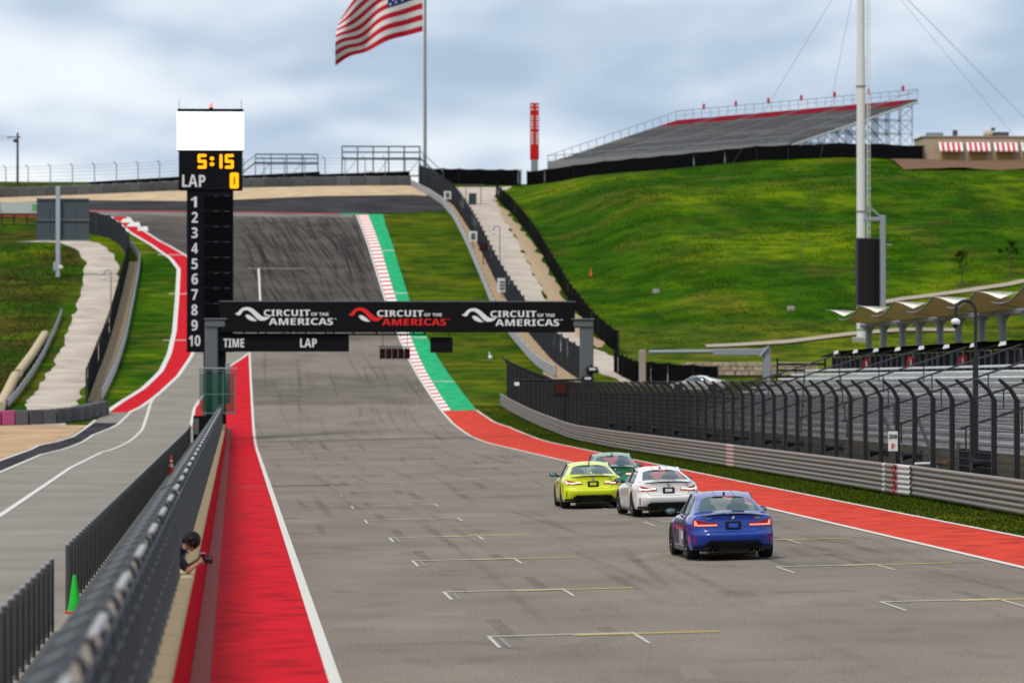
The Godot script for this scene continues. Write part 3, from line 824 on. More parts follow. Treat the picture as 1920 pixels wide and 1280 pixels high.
func build_rails() -> void:
	var zinc := grain(mat("galvanised rail", lin(0.33, 0.30, 0.275), 0.5, 0.3), noise_tex(0.04, Color(0.66, 0.64, 0.62), Color(1, 1, 1), 61, 5), 0.5)
	var post := mat("rail post", lin(0.20, 0.195, 0.19), 0.6, 0.4)
	var pale := grain(mat("pale galvanised rail", lin(0.46, 0.47, 0.49), 0.45, 0.45), grit, 0.5)
	var r3 := [0.20, 0.52, 0.84]
	var t := thing("guard_rail", "three-tier galvanised guard rail along the grass, ending before the hill", "guard rail")
	guard_rail(t, [[21.0, 151.8], [20.95, 203.0], [20.8, 262.0], [21.3, 306.0], [21.5, 322.0], [21.2, 345.0], [20.45, 369.0]], r3, zinc, post)
	var t2 := thing("guard_rail", "nearer three-tier guard rail starting behind the white chevron plates", "guard rail")
	guard_rail(t2, [[20.95, 70.0], [20.98, 126.0], [21.18, 149.4]], r3, zinc, post)
	# white painted rail end with red chevrons
	var wp := grain(mat("chevron plate white", lin(0.70, 0.68, 0.65), 0.55), grit, 1.0)
	var rp := mat("chevron red", lin(0.45, 0.03, 0.04), 0.6)
	var c := thing("chevron_plate", "white painted rail end with red chevrons where the two guard rails overlap", "rail marker")
	for y in r3:
		var m := MB.new(); w_rail(m, G(21.13, 149.0), G(21.0, 154.4), y, Vector3(-1, 0, 0.02))
		for i in m.v.size(): m.v[i].x -= 0.012
		var pl_ := part(c, "plate", m, wp)
		for k in 2:
			var ch := MB.new()
			var dz := 151.6 + k * 0.62
			for s in [-1.0, 1.0]:
				var a := V(21.06 - 0.10, hh(21, 151.0) + y + s * 0.13, dz - 0.30); var b := V(21.06 - 0.10, hh(21, 151.0) + y, dz + 0.16)
				ch.cyl(a, b, 0.028, 0.028, 5)
			part(pl_, "chevron", ch, rp)
	var c2 := thing("chevron_plate", "worn pale reflective plates on the guard rail past the white car", "rail marker")
	var shine := grain(mat("reflective plate", lin(0.66, 0.60, 0.56), 0.4, 0.1), noise_tex(0.06, Color(0.75, 0.5, 0.45), Color(1, 1, 1), 63, 4), 1.5)
	for y in r3:
		var m := MB.new(); w_rail(m, G(20.95, 200.3), G(20.95, 203.4), y, Vector3(-1, 0, 0))
		for i in m.v.size(): m.v[i].x -= 0.012
		part(c2, "plate", m, shine)
	# uphill right, between grass and access road
	var t3 := thing("guard_rail", "pale guard rail climbing the hill beside the grass and access road", "guard rail")
	guard_rail(t3, [[27.2, 408.0], [26.65, 421.0], [26.4, 453.0], [26.3, 483.0], [26.8, 519.0], [27.2, 557.0], [27.75, 610.0], [27.6, 638.0], [26.6, 665.0], [25.4, 692.0]], r3, pale, post, 6.0)
	# left of the pit exit
	var t4 := thing("guard_rail", "pale guard rail curving between the left grass verge and gravel road", "guard rail")
	guard_rail(t4, [[-10.5, 379.4], [-10.3, 414.0], [-10.3, 453.0], [-10.5, 501.0], [-10.6, 530.0], [-10.75, 543.0], [-12.1, 560.0], [-14.4, 580.0], [-16.4, 593.0]], r3, pale, post, 6.0, 0.98, 1.0)
	var t5 := thing("guard_rail", "short grey guard rail bordering the brown grass left of the gravel road", "guard rail")
	guard_rail(t5, [[-17.4, 369.0], [-17.25, 391.0], [-17.2, 421.0], [-17.25, 453.0], [-17.3, 481.0]], [0.30, 0.62], pale, post, 6.0, 0.75, 1.0)
	# short piece on the right near the gate
	var t6 := thing("guard_rail", "short pale guard rail beside the access road gate", "guard rail")
	guard_rail(t6, [[35.6, 397.0], [34.6, 412.0]], [0.4, 0.72], pale, post, 5.0, 0.85)
	# logs: two rolled-up pale mats lying by the short rail
	var mat_ := grain(mat("rolled matting", lin(0.58, 0.47, 0.30), 0.9), grit, 0.7)
	for q in [[-17.85, 366.0, -18.45, 405.0, 0.42, "long pale rolled mat lying on the brown grass, nearer the pit exit"], [-18.4, 409.0, -18.0, 456.0, 0.40, "pale rolled mat lying end to end uphill of the long one"]]:
		var m := MB.new()
		var pts := []
		for k in 9: pts.append(G(lerpf(q[0], q[2], k / 8.0), lerpf(q[1], q[3], k / 8.0), q[4] * 0.95))
		m.tube(pts, q[4], 12)
		mesh_top("rolled_mat", q[5], "rolled mat", m, mat_, "rolled mats on the bank")

# ---------------------------------------------------------------- the tall debris fence on the right
func build_right_fence() -> void:
	var steel := grain(mat("fence post steel", lin(0.034, 0.035, 0.040), 0.55, 0.2), grit, 1.0)
	var wire := mat("fence wire", lin(0.035, 0.036, 0.040), 0.6, 0.3)
	var f := thing("debris_fence", "tall steel debris fence with bent-in post tops behind the guard rail", "fence")
	var X := func(d: float) -> float: return pl([[100.0, 21.65], [300.0, 21.65], [345.0, 21.9], [372.0, 21.15]], d)
	var verts := MB.new(); var cables := MB.new()
	var d := 108.0
	var prev = null
	while d <= 372.5:
		var x: float = X.call(d)
		var g := hh(x, d)
		var pm := MB.new()
		pm.box(V(x, g + 1.5, d), Vector3(0.15, 3.2, 0.16))
		pm.cyl(V(x, g + 3.08, d), V(x - 0.20, g + 3.42, d), 0.075, 0.07, 6)
		pm.cyl(V(x - 0.20, g + 3.40, d), V(x - 0.50, g + 3.66, d), 0.07, 0.05, 6)
		part(f, "post", pm, steel)
		var here := V(x, g, d)
		if prev != null:
			for k in 13:
				var y := 0.45 + k * 0.215
				cables.cyl(prev + Vector3(0.05, y, 0), here + Vector3(0.05, y, 0), 0.014, 0.014, 4, false)
			for q in [[-0.20, 3.42], [-0.5, 3.66], [-0.05, 3.15]]:
				cables.cyl(prev + Vector3(q[0], q[1], 0), here + Vector3(q[0], q[1], 0), 0.009, 0.009, 4, false)
			for k in 72:
				var t := k / 72.0
				var p: Vector3 = prev.lerp(here, t)
				verts.wire(p + Vector3(0.06, 0.4, 0), p + Vector3(0.06, 3.1, 0), 0.0030)
				if k % 2 == 0: verts.wire(p + Vector3(0.02, 3.1, 0), p + Vector3(-0.46, 3.64, 0), 0.003)
			for k in 26:
				var y := 0.42 + k * 0.105
				verts.wire(prev + Vector3(0.065, y, 0), here + Vector3(0.065, y, 0), 0.0028)
		prev = here
		d += 4.0
	part(f, "wire_mesh", verts, wire).set_meta("kind", "stuff")
	part(f, "cable", cables, steel).set_meta("kind", "stuff")
	# slanted props
	var brace := mat("brace steel", lin(0.22, 0.235, 0.25), 0.45, 0.6)
	for dd in [152.0, 160.0, 208.0, 248.0, 288.0]:
		var x: float = X.call(dd)
		part(f, "brace", bar(V(x + 0.12, hh(x, dd) + 2.4, dd), V(x + 0.75, hh(x, dd) + 0.05, dd - 2.2), 0.06, 8), brace)
	# horn speakers clamped along the fence
	var black := mat("black plastic", lin(0.012, 0.012, 0.014), 0.5)
	var sp := [138.0, 152.5, 160.5, 172.5, 184.5, 192.5, 204.5, 216.5, 232.5, 244.5, 260.5, 272.5]
	var first: Node3D = null
	for k in sp.size():
		var x: float = X.call(sp[k])
		var at := V(x - 0.02, hh(x, sp[k]) + 1.22, sp[k])
		if first == null:
			first = thing("horn_speaker", "black double horn speaker clamped low on the tall debris fence", "speaker", at, "horn speakers along the debris fence")
			for s in [-1.0, 1.0]:
				var m := MB.new()
				m.lathe(Vector3.ZERO, Basis(Vector3(0, 0, 1), Vector3(s * 0.8, 0, -0.6 * s).normalized(), Vector3(0, 1, 0)), [[0.07, 0.0], [0.085, 0.16], [0.12, 0.32], [0.20, 0.44], [0.195, 0.445], [0.0, 0.36]], 12)
				part(first, "horn", m, black)
			part(first, "clamp", boxm(Vector3(0.12, 0.14, 0.2), 0.02), black)
		else:
			var c := first.duplicate(); c.name = numbered("horn_speaker"); add_child(c); c.position = at
	# the sign on the fence
	var sg := thing("section_sign", "small white sign reading 208 and a red F on the debris fence", "sign", V(21.42, hh(21.4, 155.0) + 1.35, 155.4))
	part(sg, "board", boxm(Vector3(0.31, 0.64, 0.02)), mat("sign white", lin(0.74, 0.74, 0.74), 0.5), Vector3(0, 0.32, 0))
	letters(sg, "lettering", "208", 0.13, 0.27, Vector3(0, 0.47, 0.014), mat("sign black", lin(0.02, 0.02, 0.02), 0.6))
	letters(sg, "letter", "F", 0.17, 0.11, Vector3(0, 0.15, 0.014), mat("sign red", lin(0.55, 0.02, 0.03), 0.6))
	# orange-tipped pipe lying on the rail
	var pp := thing("barrier_arm", "steel pipe with an orange tip behind the chevron plates", "barrier arm")
	part(pp, "pipe", bar(V(21.32, hh(21.3, 150.0) + 1.03, 149.5), V(21.9, hh(21.5, 147.0) + 1.06, 148.4), 0.05, 8), mat("pale pipe", lin(0.55, 0.55, 0.55), 0.4, 0.4))
	part(pp, "tip", bar(V(21.9, hh(21.5, 147.0) + 1.06, 148.4), V(22.1, hh(21.5, 147.0) + 1.065, 148.0), 0.075, 8), mat("orange tip", lin(0.65, 0.25, 0.02), 0.5))
	# start signal box on a long black arm
	var b := thing("start_signal", "black box signal hung on a long black arm from the debris fence", "signal")
	part(b, "arm", bar(V(17.5, 4.17, 302.0), V(21.9, 4.20, 302.0), 0.07, 8), black)
	part(b, "box", boxm(Vector3(1.0, 0.95, 0.35), 0.04), black, V(20.5, 3.62, 302.0))
	part(b, "lens", boxm(Vector3(0.72, 0.62, 0.03)), mat("dark red lens", lin(0.05, 0.012, 0.01), 0.25), V(20.5, 3.64, 301.81))
	part(b, "tag", boxm(Vector3(0.30, 0.22, 0.02)), mat("sign white", Color.WHITE), V(17.75, 3.95, 301.95))
	# security camera on a crook-topped pole
	var cp := thing("camera_pole", "grey crook-topped pole with a white dome camera by the grandstand", "camera pole", V(22.1, hh(22.1, 142.3), 142.3))
	var cm := MB.new()
	var pts := [Vector3(0, 0, 0), Vector3(0, 4.2, 0)]
	part(cp, "lower_pole", cylm(0.085, 4.3, 10), steel)
	var crook := [Vector3(0, 4.3, 0), Vector3(0, 5.65, 0)]
	for k in 9: crook.append(Vector3(-0.30 + 0.30 * cos(PI * k / 8.0), 5.70 + 0.30 * sin(PI * k / 8.0), 0))
	crook.append(Vector3(-0.60, 5.45, 0))
	cm.tube(crook, 0.048, 8)
	part(cp, "crook", cm, steel)
	var dm := MB.new(); dm.lathe(Vector3(-0.60, 5.28, 0), Basis(), [[0.0, 0.0], [0.13, 0.02], [0.14, 0.14], [0.05, 0.2], [0.0, 0.2]], 12)
	part(cp, "camera_housing", dm, mat("camera white", lin(0.7, 0.7, 0.7), 0.4))
	var ds := MB.new(); ds.ball(Vector3(-0.60, 5.27, 0), Vector3(0.09, 0.10, 0.09), 6)
	part(cp, "camera_dome", ds, mat("smoked dome", lin(0.01, 0.01, 0.01), 0.15))

# ---------------------------------------------------------------- gantry over the start
func wave_logo(parent: Node3D, at: Vector3, k: float, a: Material, b: Material) -> void:
	# two ribbons folding over one another, drawn in a 10 x 4 box
	var up := [Vector2(0.0, 2.1), Vector2(0.7, 2.35), Vector2(1.3, 3.1), Vector2(2.1, 3.75), Vector2(3.2, 4.0), Vector2(4.4, 3.85), Vector2(5.5, 3.2), Vector2(6.6, 2.2), Vector2(7.6, 1.35), Vector2(8.6, 1.1), Vector2(9.6, 1.3), Vector2(10.4, 1.7), Vector2(9.5, 0.7), Vector2(8.4, 0.15), Vector2(7.2, 0.1), Vector2(6.2, 0.7), Vector2(5.2, 1.8), Vector2(4.4, 2.6), Vector2(3.5, 3.1), Vector2(2.6, 3.05), Vector2(2.0, 2.5), Vector2(1.6, 1.8), Vector2(0.9, 1.6)]
	var low := [Vector2(2.9, 1.55), Vector2(3.6, 0.6), Vector2(4.8, 0.05), Vector2(6.3, 0.0), Vector2(5.7, 0.5), Vector2(4.9, 1.2), Vector2(4.0, 1.75), Vector2(3.4, 1.85)]
	for q in [[up, a], [low, b]]:
		var m := MB.new()
		var p := []
		for v in q[0]: p.append(v * k)
		m.prism(p, Vector3.ZERO, Vector3.RIGHT, Vector3.UP, Vector3(0, 0, -0.02))
		part(parent, "ribbon_mark", m, q[1], at)

func build_gantry() -> void:
	var D := 312.0
	var grey := grain(mat("gantry grey", lin(0.155, 0.170, 0.185), 0.5, 0.25), grit, 0.6)
	var black := mat("banner black", lin(0.010, 0.010, 0.012), 0.55)
	var wht := mat("logo white", lin(0.72, 0.72, 0.74), 0.5); var red := mat("logo red", lin(0.72, 0.02, 0.02), 0.5)
	var t := thing("start_gantry", "black start gantry with three circuit logos spanning the track", "gantry")
	for q in [[-1.53, 0.42], [22.9, 0.76]]:
		var m := MB.new()
		m.cbox(V(q[0], 3.95, D), Vector3(0.85, 7.9, 0.9), 0.06)
		m.cbox(V(q[0] - signf(q[0] - 10.0) * 0.25, 7.85, D), Vector3(1.35, 0.5, 1.1), 0.08)
		var pt := part(t, "post", m, grey)
		part(pt, "cap_plate", boxm(Vector3(1.5, 0.10, 1.25), 0.02), grey, V(q[0] - signf(q[0] - 10.0) * 0.28, 8.15, D))
	part(t, "banner", boxm(Vector3(23.1, 1.96, 1.0), 0.03), black, V(10.56, 8.28, D))
	part(t, "banner_rim", boxm(Vector3(23.12, 0.07, 1.04)), grey, V(10.56, 9.30, D))
	var zf := D - 0.515
	var lx := [0.0, 7.35, 14.72]
	for i in 3:
		var a := wht if i != 1 else red
		var x: float = lx[i]
		wave_logo(t, V(x + 0.0, 8.02 - i * 0.03, zf), 0.228, a, wht)
		letters(t, "lettering", "CIRCUIT", 0.40, 3.0, V(x + 3.35, 8.54 - i * 0.03, zf), wht)
		letters(t, "lettering", "OF THE", 0.20, 1.15, V(x + 5.5, 8.46 - i * 0.03, zf), wht)
		letters(t, "lettering", "AMERICAS", 0.42, 4.15, V(x + 4.3, 7.98 - i * 0.03, zf), a)
		letters(t, "mark", "TM", 0.07, 0.16, V(x + 6.5, 8.17 - i * 0.03, zf), a)
	# lower rail and what hangs from it
	part(t, "hanging_rail", boxm(Vector3(13.6, 0.12, 0.25)), black, V(5.6, 7.16, D))
	for x in [-0.6, 0.6, 1.5, 2.0, 3.2, 3.6, 4.6, 5.9, 6.4, 7.7, 9.2, 10.4, 11.6, 12.3]:
		part(t, "hanger", boxm(Vector3(0.10, 0.18, 0.1)), black, V(x, 7.28, D))
	var bd := thing("timing_board", "black board reading TIME and LAP hanging under the gantry", "timing board")
	part(bd, "panel", boxm(Vector3(8.6, 1.06, 0.45), 0.03), black, V(3.1, 6.57, D))
	letters(bd, "lettering", "TIME", 0.56, 1.34, V(-0.06, 6.59, D - 0.235), wht)
	letters(bd, "lettering", "LAP", 0.56, 1.08, V(4.75, 6.59, D - 0.235), wht)
	# five-column start lights
	var sl := thing("start_lights", "row of five dark start light columns hanging from the gantry", "start lights")
	part(sl, "top_bar", boxm(Vector3(2.1, 0.05, 0.08)), black, V(10.4, 6.36, D))
	for x in [9.6, 11.2]: part(sl, "rod", bar(V(x, 6.3, D), V(x, 7.3, D), 0.02, 5), black)
	var lens := mat("unlit red lens", lin(0.045, 0.004, 0.008), 0.25)
	for k in 5:
		var u := part(sl, "light_column", boxm(Vector3(0.35, 0.68, 0.2), 0.03), black, V(9.6 + k * 0.40, 5.92, D))
		for r in 2:
			var m := MB.new(); m.lathe(Vector3(0, -0.16 + r * 0.32, 0.10), Basis(Vector3(1, 0, 0), Vector3(0, 0, 1), Vector3(0, -1, 0)), [[0.13, 0.0], [0.12, 0.02], [0.0, 0.035]], 12)
			part(u, "lens", m, lens)
		part(sl, "cage_bar", boxm(Vector3(0.03, 0.9, 0.03)), black, V(9.42 + k * 0.40, 5.92, D))
	var sq := thing("square_panel", "square black panel hanging from the gantry over the grass", "panel")
	part(sq, "panel", boxm(Vector3(1.45, 1.0, 0.25), 0.03), black, V(13.42, 6.48, D))
	for x in [12.9, 13.9]: part(sq, "rod", bar(V(x, 6.9, D), V(x, 7.35, D), 0.02, 5), black)
	# loudspeaker / floodlights clamped on the right post
	for q in [[8.9, "upper"], [8.0, "lower"]]:
		pass
	var fl := thing("floodlight", "pair of black floodlights clamped low on the right gantry post", "floodlight")
	for y in [4.35, 3.75]:
		part(fl, "lamp_head", boxm(Vector3(0.75, 0.42, 0.4), 0.06), mat("black plastic", Color.BLACK), V(23.2 - (4.35 - y) * 0.5, y + 0.5, D - 0.65))
		part(fl, "lamp_glass", boxm(Vector3(0.42, 0.14, 0.02)), mat("lamp glass", lin(0.6, 0.62, 0.64), 0.2), V(23.22 - (4.35 - y) * 0.5, y + 0.56, D - 0.86))
	part(fl, "bracket", boxm(Vector3(0.12, 1.3, 0.2)), mat("black plastic", Color.BLACK), V(23.15, 4.55, D - 0.55))

# seven-segment style digits from rounded bars
func digit(parent: Node3D, ch: String, at: Vector3, w: float, h: float, r: float, m: Material) -> void:
	var P := {"a": [Vector3(0, h, 0), Vector3(w, h, 0)], "b": [Vector3(w, h, 0), Vector3(w, h / 2, 0)], "c": [Vector3(w, h / 2, 0), Vector3(w, 0, 0)], "d": [Vector3(0, 0, 0), Vector3(w, 0, 0)], "e": [Vector3(0, 0, 0), Vector3(0, h / 2, 0)], "f": [Vector3(0, h / 2, 0), Vector3(0, h, 0)], "g": [Vector3(0, h / 2, 0), Vector3(w, h / 2, 0)]}
	var on: String = {"5": "afgcd", "1": "bc", "0": "abcdef"}[ch]
	var mb := MB.new()
	for s in on:
		mb.cyl(P[s][0], P[s][1], r, r, 8)
		for q in P[s]: mb.ball(q, Vector3.ONE * r, 5)
	part(parent, "digit", mb, m, at)

func build_tower() -> void:
	var D := 322.0
	var black := grain(mat("tower black", lin(0.0115, 0.0125, 0.016), 0.5), grit, 0.4)
	var deep := mat("display black", lin(0.004, 0.004, 0.005), 0.35)
	var wht := mat("tower numerals", lin(0.62, 0.63, 0.66), 0.5)
	var amber := glow("amber segments", Color(1.0, 0.62, 0.02), 1.25)
	var t := thing("scoring_tower", "tall black scoring tower with positions 1 to 10 and a white screen", "scoring tower")
	var g := hh(-1.6, D)
	part(t, "post", boxm(Vector3(1.5, 6.3, 1.2), 0.05), black, V(-1.35, g + 3.1, D + 0.2))
	part(t, "column", boxm(Vector3(3.11, 10.85, 1.4), 0.03), black, V(-1.665, 11.5, D))
	part(t, "head", boxm(Vector3(4.26, 2.66, 1.6), 0.03), black, V(-1.63, 18.23, D))
	part(t, "screen_case", boxm(Vector3(4.42, 2.75, 1.5), 0.03), black, V(-1.645, 20.9, D + 0.1))
	part(t, "screen", boxm(Vector3(4.46, 2.56, 0.06), 0.02), glow("white screen", Color(1, 1, 1), 1.05), V(-1.645, 20.85, D - 0.69))
	part(t, "roof_lip", boxm(Vector3(4.36, 0.14, 1.7)), black, V(-1.64, 22.25, D))
	var zf := D - 0.82
	digit(t, "5", V(-2.40, 18.42, zf), 0.40, 0.78, 0.10, amber)
	digit(t, "1", V(-1.30, 18.42, zf), 0.36, 0.78, 0.10, amber)
	digit(t, "5", V(-0.58, 18.42, zf), 0.40, 0.78, 0.10, amber)
	for y in [18.62, 19.0]:
		var m := MB.new(); m.ball(Vector3.ZERO, Vector3(0.15, 0.13, 0.08), 6)
		part(t, "colon_dot", m, amber, V(-1.54, y, zf))
	digit(t, "0", V(-0.22, 17.13, zf), 0.34, 0.80, 0.13, amber)
	letters(t, "lettering", "LAP", 0.80, 1.55, V(-2.78, 17.48, zf), wht)
	var zc := D - 0.72
	for k in 10:
		var y := 16.08 - k * 1.03
		letters(t, "numeral", str(k + 1), 0.70, 0.42 if k < 9 else 0.78, V(-2.70, y, zc), wht)
		var w := part(t, "display_window", boxm(Vector3(1.85, 0.84, 0.05)), deep, V(-1.16, y - 0.03, zc + 0.012))
		for s in [-0.1, 0.62]: part(w, "louvre", boxm(Vector3(0.28, 0.03, 0.06)), mat("louvre grey", lin(0.10, 0.10, 0.11), 0.5), Vector3(s, 0.46, 0.02))
	part(t, "beacon", cylm(0.10, 0.30, 8), glow("beacon red", Color(1.0, 0.45, 0.35), 1.4), V(-1.6, 22.44, D))
	part(t, "beacon_base", cylm(0.13, 0.16, 8), black, V(-1.6, 22.30, D))
	for x in [-3.74, 0.42]: part(t, "aerial", bar(V(x, 22.3, D), V(x, 23.0, D), 0.02, 5), mat("aerial grey", lin(0.2, 0.2, 0.2), 0.5))
	# starter's stand with green glazed sides on the wall
	var s := thing("starter_stand", "raised starter's stand with green glazed railings on the pit wall", "stand")
	var fr := mat("stand frame", lin(0.10, 0.16, 0.15), 0.5, 0.3); var gl := pane("green glass", Color(0.08, 0.30, 0.24), 0.42)
	var d0 := 303.0; var x0 := -2.2; var x1 := 0.0; var y0 := 2.1; var y1 := 4.75
	part(s, "floor", boxm(Vector3(2.3, 0.10, 2.2)), fr, V(-1.1, y0, d0 + 1.0))
	for x in [x0, -0.75, x1]: part(s, "upright", boxm(Vector3(0.07, y1 - y0, 0.07)), fr, V(x, (y0 + y1) / 2, d0))
	for y in [y1, 3.3]: part(s, "crossbar", boxm(Vector3(2.3, 0.07, 0.07)), fr, V(-1.1, y, d0))
	for q in [[-1.47, 1.36], [-0.375, 0.66]]: part(s, "glass_panel", boxm(Vector3(q[1], 2.4, 0.012)), gl, V(q[0], 3.4, d0))
	part(s, "glass_panel", boxm(Vector3(0.012, 2.4, 2.0)), gl, V(x1, 3.4, d0 + 1.05))
	part(s, "handrail", boxm(Vector3(2.5, 0.10, 0.10), 0.02), mat("stand rail", lin(0.26, 0.28, 0.29), 0.5, 0.3), V(-1.1, 4.92, d0 - 0.05))
	part(s, "pillar", boxm(Vector3(0.42, 4.9, 0.42), 0.04), mat("banner black", Color.BLACK), V(-1.62, 2.45, d0 + 0.8))
	part(s, "cowling", boxm(Vector3(0.3, 2.6, 0.3), 0.03), mat("stand rail", Color.BLACK), V(-0.45, 4.0, d0 + 0.6))
	var cb := thing("equipment_cabinet", "black equipment cabinet under the starter's stand", "cabinet")
	part(cb, "body", boxm(Vector3(1.5, 2.0, 0.8), 0.03), mat("banner black", Color.BLACK), V(-1.85, 0.96, 300.5))
	part(cb, "vent", boxm(Vector3(0.3, 1.0, 0.05)), mat("louvre grey", Color.BLACK), V(-2.4, 1.3, 300.07))

# ---------------------------------------------------------------- cars (local: x right, y up, -z forward, origin on the ground amidships)
const CT: Array[float] = [0.0, 0.06, 0.16, 0.30, 0.42, 0.485, 0.53, 0.60, 0.68, 0.76, 0.84, 0.91, 0.96, 1.0]
const CP: Array[float] = [0.950, 0.978, 0.995, 1.0, 0.999, 0.997, 0.994, 0.991, 0.988, 0.982, 0.962, 0.935, 0.905, 0.86]
const CW := [[-2.06, 0.845], [-1.8, 0.905], [-1.43, 0.938], [-1.0, 0.915], [-0.5, 0.892], [0.6, 0.895], [1.0, 0.925], [1.43, 0.957], [1.75, 0.945], [2.10, 0.885]]
const CS := [[-2.06, 0.68], [-1.8, 0.76], [-1.43, 0.84], [-1.0, 0.905], [0.0, 0.93], [1.0, 0.955], [1.43, 0.975], [1.75, 0.975], [2.10, 0.955]]
const RZ := [[0.22, 2.27], [0.34, 2.37], [0.44, 2.435], [0.535, 2.455], [0.575, 2.445], [0.61, 2.365], [0.68, 2.335], [0.80, 2.325], [0.88, 2.32], [0.93, 2.33], [1.0, 2.355]]

func car_x(z: float, t: float) -> float: return pl(CW, z) * lut(CT, CP, t)

func rear_z(x: float, y: float) -> float:
	var t := clampf((y - 0.22) / (0.955 - 0.22), 0.0, 1.0)
	var u := absf(x) / (0.885 * lut(CT, CP, t))
	var zr := pl(RZ, y)
	return zr - (zr - 2.10) * pow(maxf(0.0, (u - 0.5) / 0.5), 2.3)

func patch(a: Vector3, b: Vector3, c: Vector3, d: Vector3, bulge: Vector3, nu := 8, nv := 6) -> MB:   # a,b bottom; d,c top
	var m := MB.new(); var rows := []
	for i in nv + 1:
		var row := PackedVector3Array(); var s := float(i) / nv
		for j in nu + 1:
			var t := float(j) / nu
			row.append(a.lerp(b, t).lerp(d.lerp(c, t), s) + bulge * (1.0 - pow(2.0 * t - 1.0, 2.0)) * (0.4 + 0.6 * sin(PI * s)))
		rows.append(row)
	m.grid(rows)
	return m

func on_tail(poly: Array, lift: float, thick := 0.012) -> MB:   # a thin plate that follows the tail; poly: top edge and bottom edge points [[x, ytop, ybottom], ...]
	var m := MB.new(); var rows := []
	for k in 4:
		var row := PackedVector3Array()
		for q in poly:
			var y: float = lerpf(q[2], q[1], k / 3.0)
			row.append(Vector3(q[0], y, rear_z(q[0], y) + lift))
		rows.append(row)
	m.grid(rows)
	for side in 2:   # rim
		for i in poly.size() - 1:
			var r: PackedVector3Array = rows[0] if side == 0 else rows[3]
			var back := Vector3(0, 0, -lift - thick)
			if side == 0: m.quad(r[i] + back, r[i + 1] + back, r[i + 1], r[i])
			else: m.quad(r[i], r[i + 1], r[i + 1] + back, r[i] + back)
	return m

func wheel(parent: Node3D, at: Vector3, side: float, tyre: Material, rim: Material) -> void:
	if not cache.has("tyre"):
		var m := MB.new()
		var w := 0.142
		m.lathe(Vector3.ZERO, Basis(Vector3(0, 1, 0), Vector3(1, 0, 0), Vector3(0, 0, -1)), [[0.245, -w + 0.02], [0.30, -w], [0.335, -w + 0.012], [0.349, -w + 0.045], [0.352, -0.03], [0.352, 0.03], [0.349, w - 0.045], [0.335, w - 0.012], [0.30, w], [0.245, w - 0.02]], 32)
		cache["tyre"] = m.mesh()
		var r := MB.new()
		r.lathe(Vector3.ZERO, Basis(Vector3(0, 1, 0), Vector3(1, 0, 0), Vector3(0, 0, -1)), [[0.0, 0.055], [0.05, 0.07], [0.062, 0.06], [0.07, 0.02], [0.22, 0.03], [0.235, 0.115], [0.25, 0.125], [0.252, -0.12]], 32)
		for k in 10:
			var a := TAU * k / 10.0 + (0.12 if k % 2 else -0.12)
			var dirn := Vector3(0, cos(a), sin(a))
			r.cyl(Vector3(0.075, 0, 0) + dirn * 0.05, Vector3(0.105, 0, 0) + dirn * 0.238, 0.018, 0.014, 5)
		cache["rim"] = r.mesh()
	var b := Basis() if side > 0.0 else Basis(Vector3.UP, PI)
	var t := part(parent, "wheel", cache["tyre"], tyre, at, b)
	part(t, "rim", cache["rim"], rim)

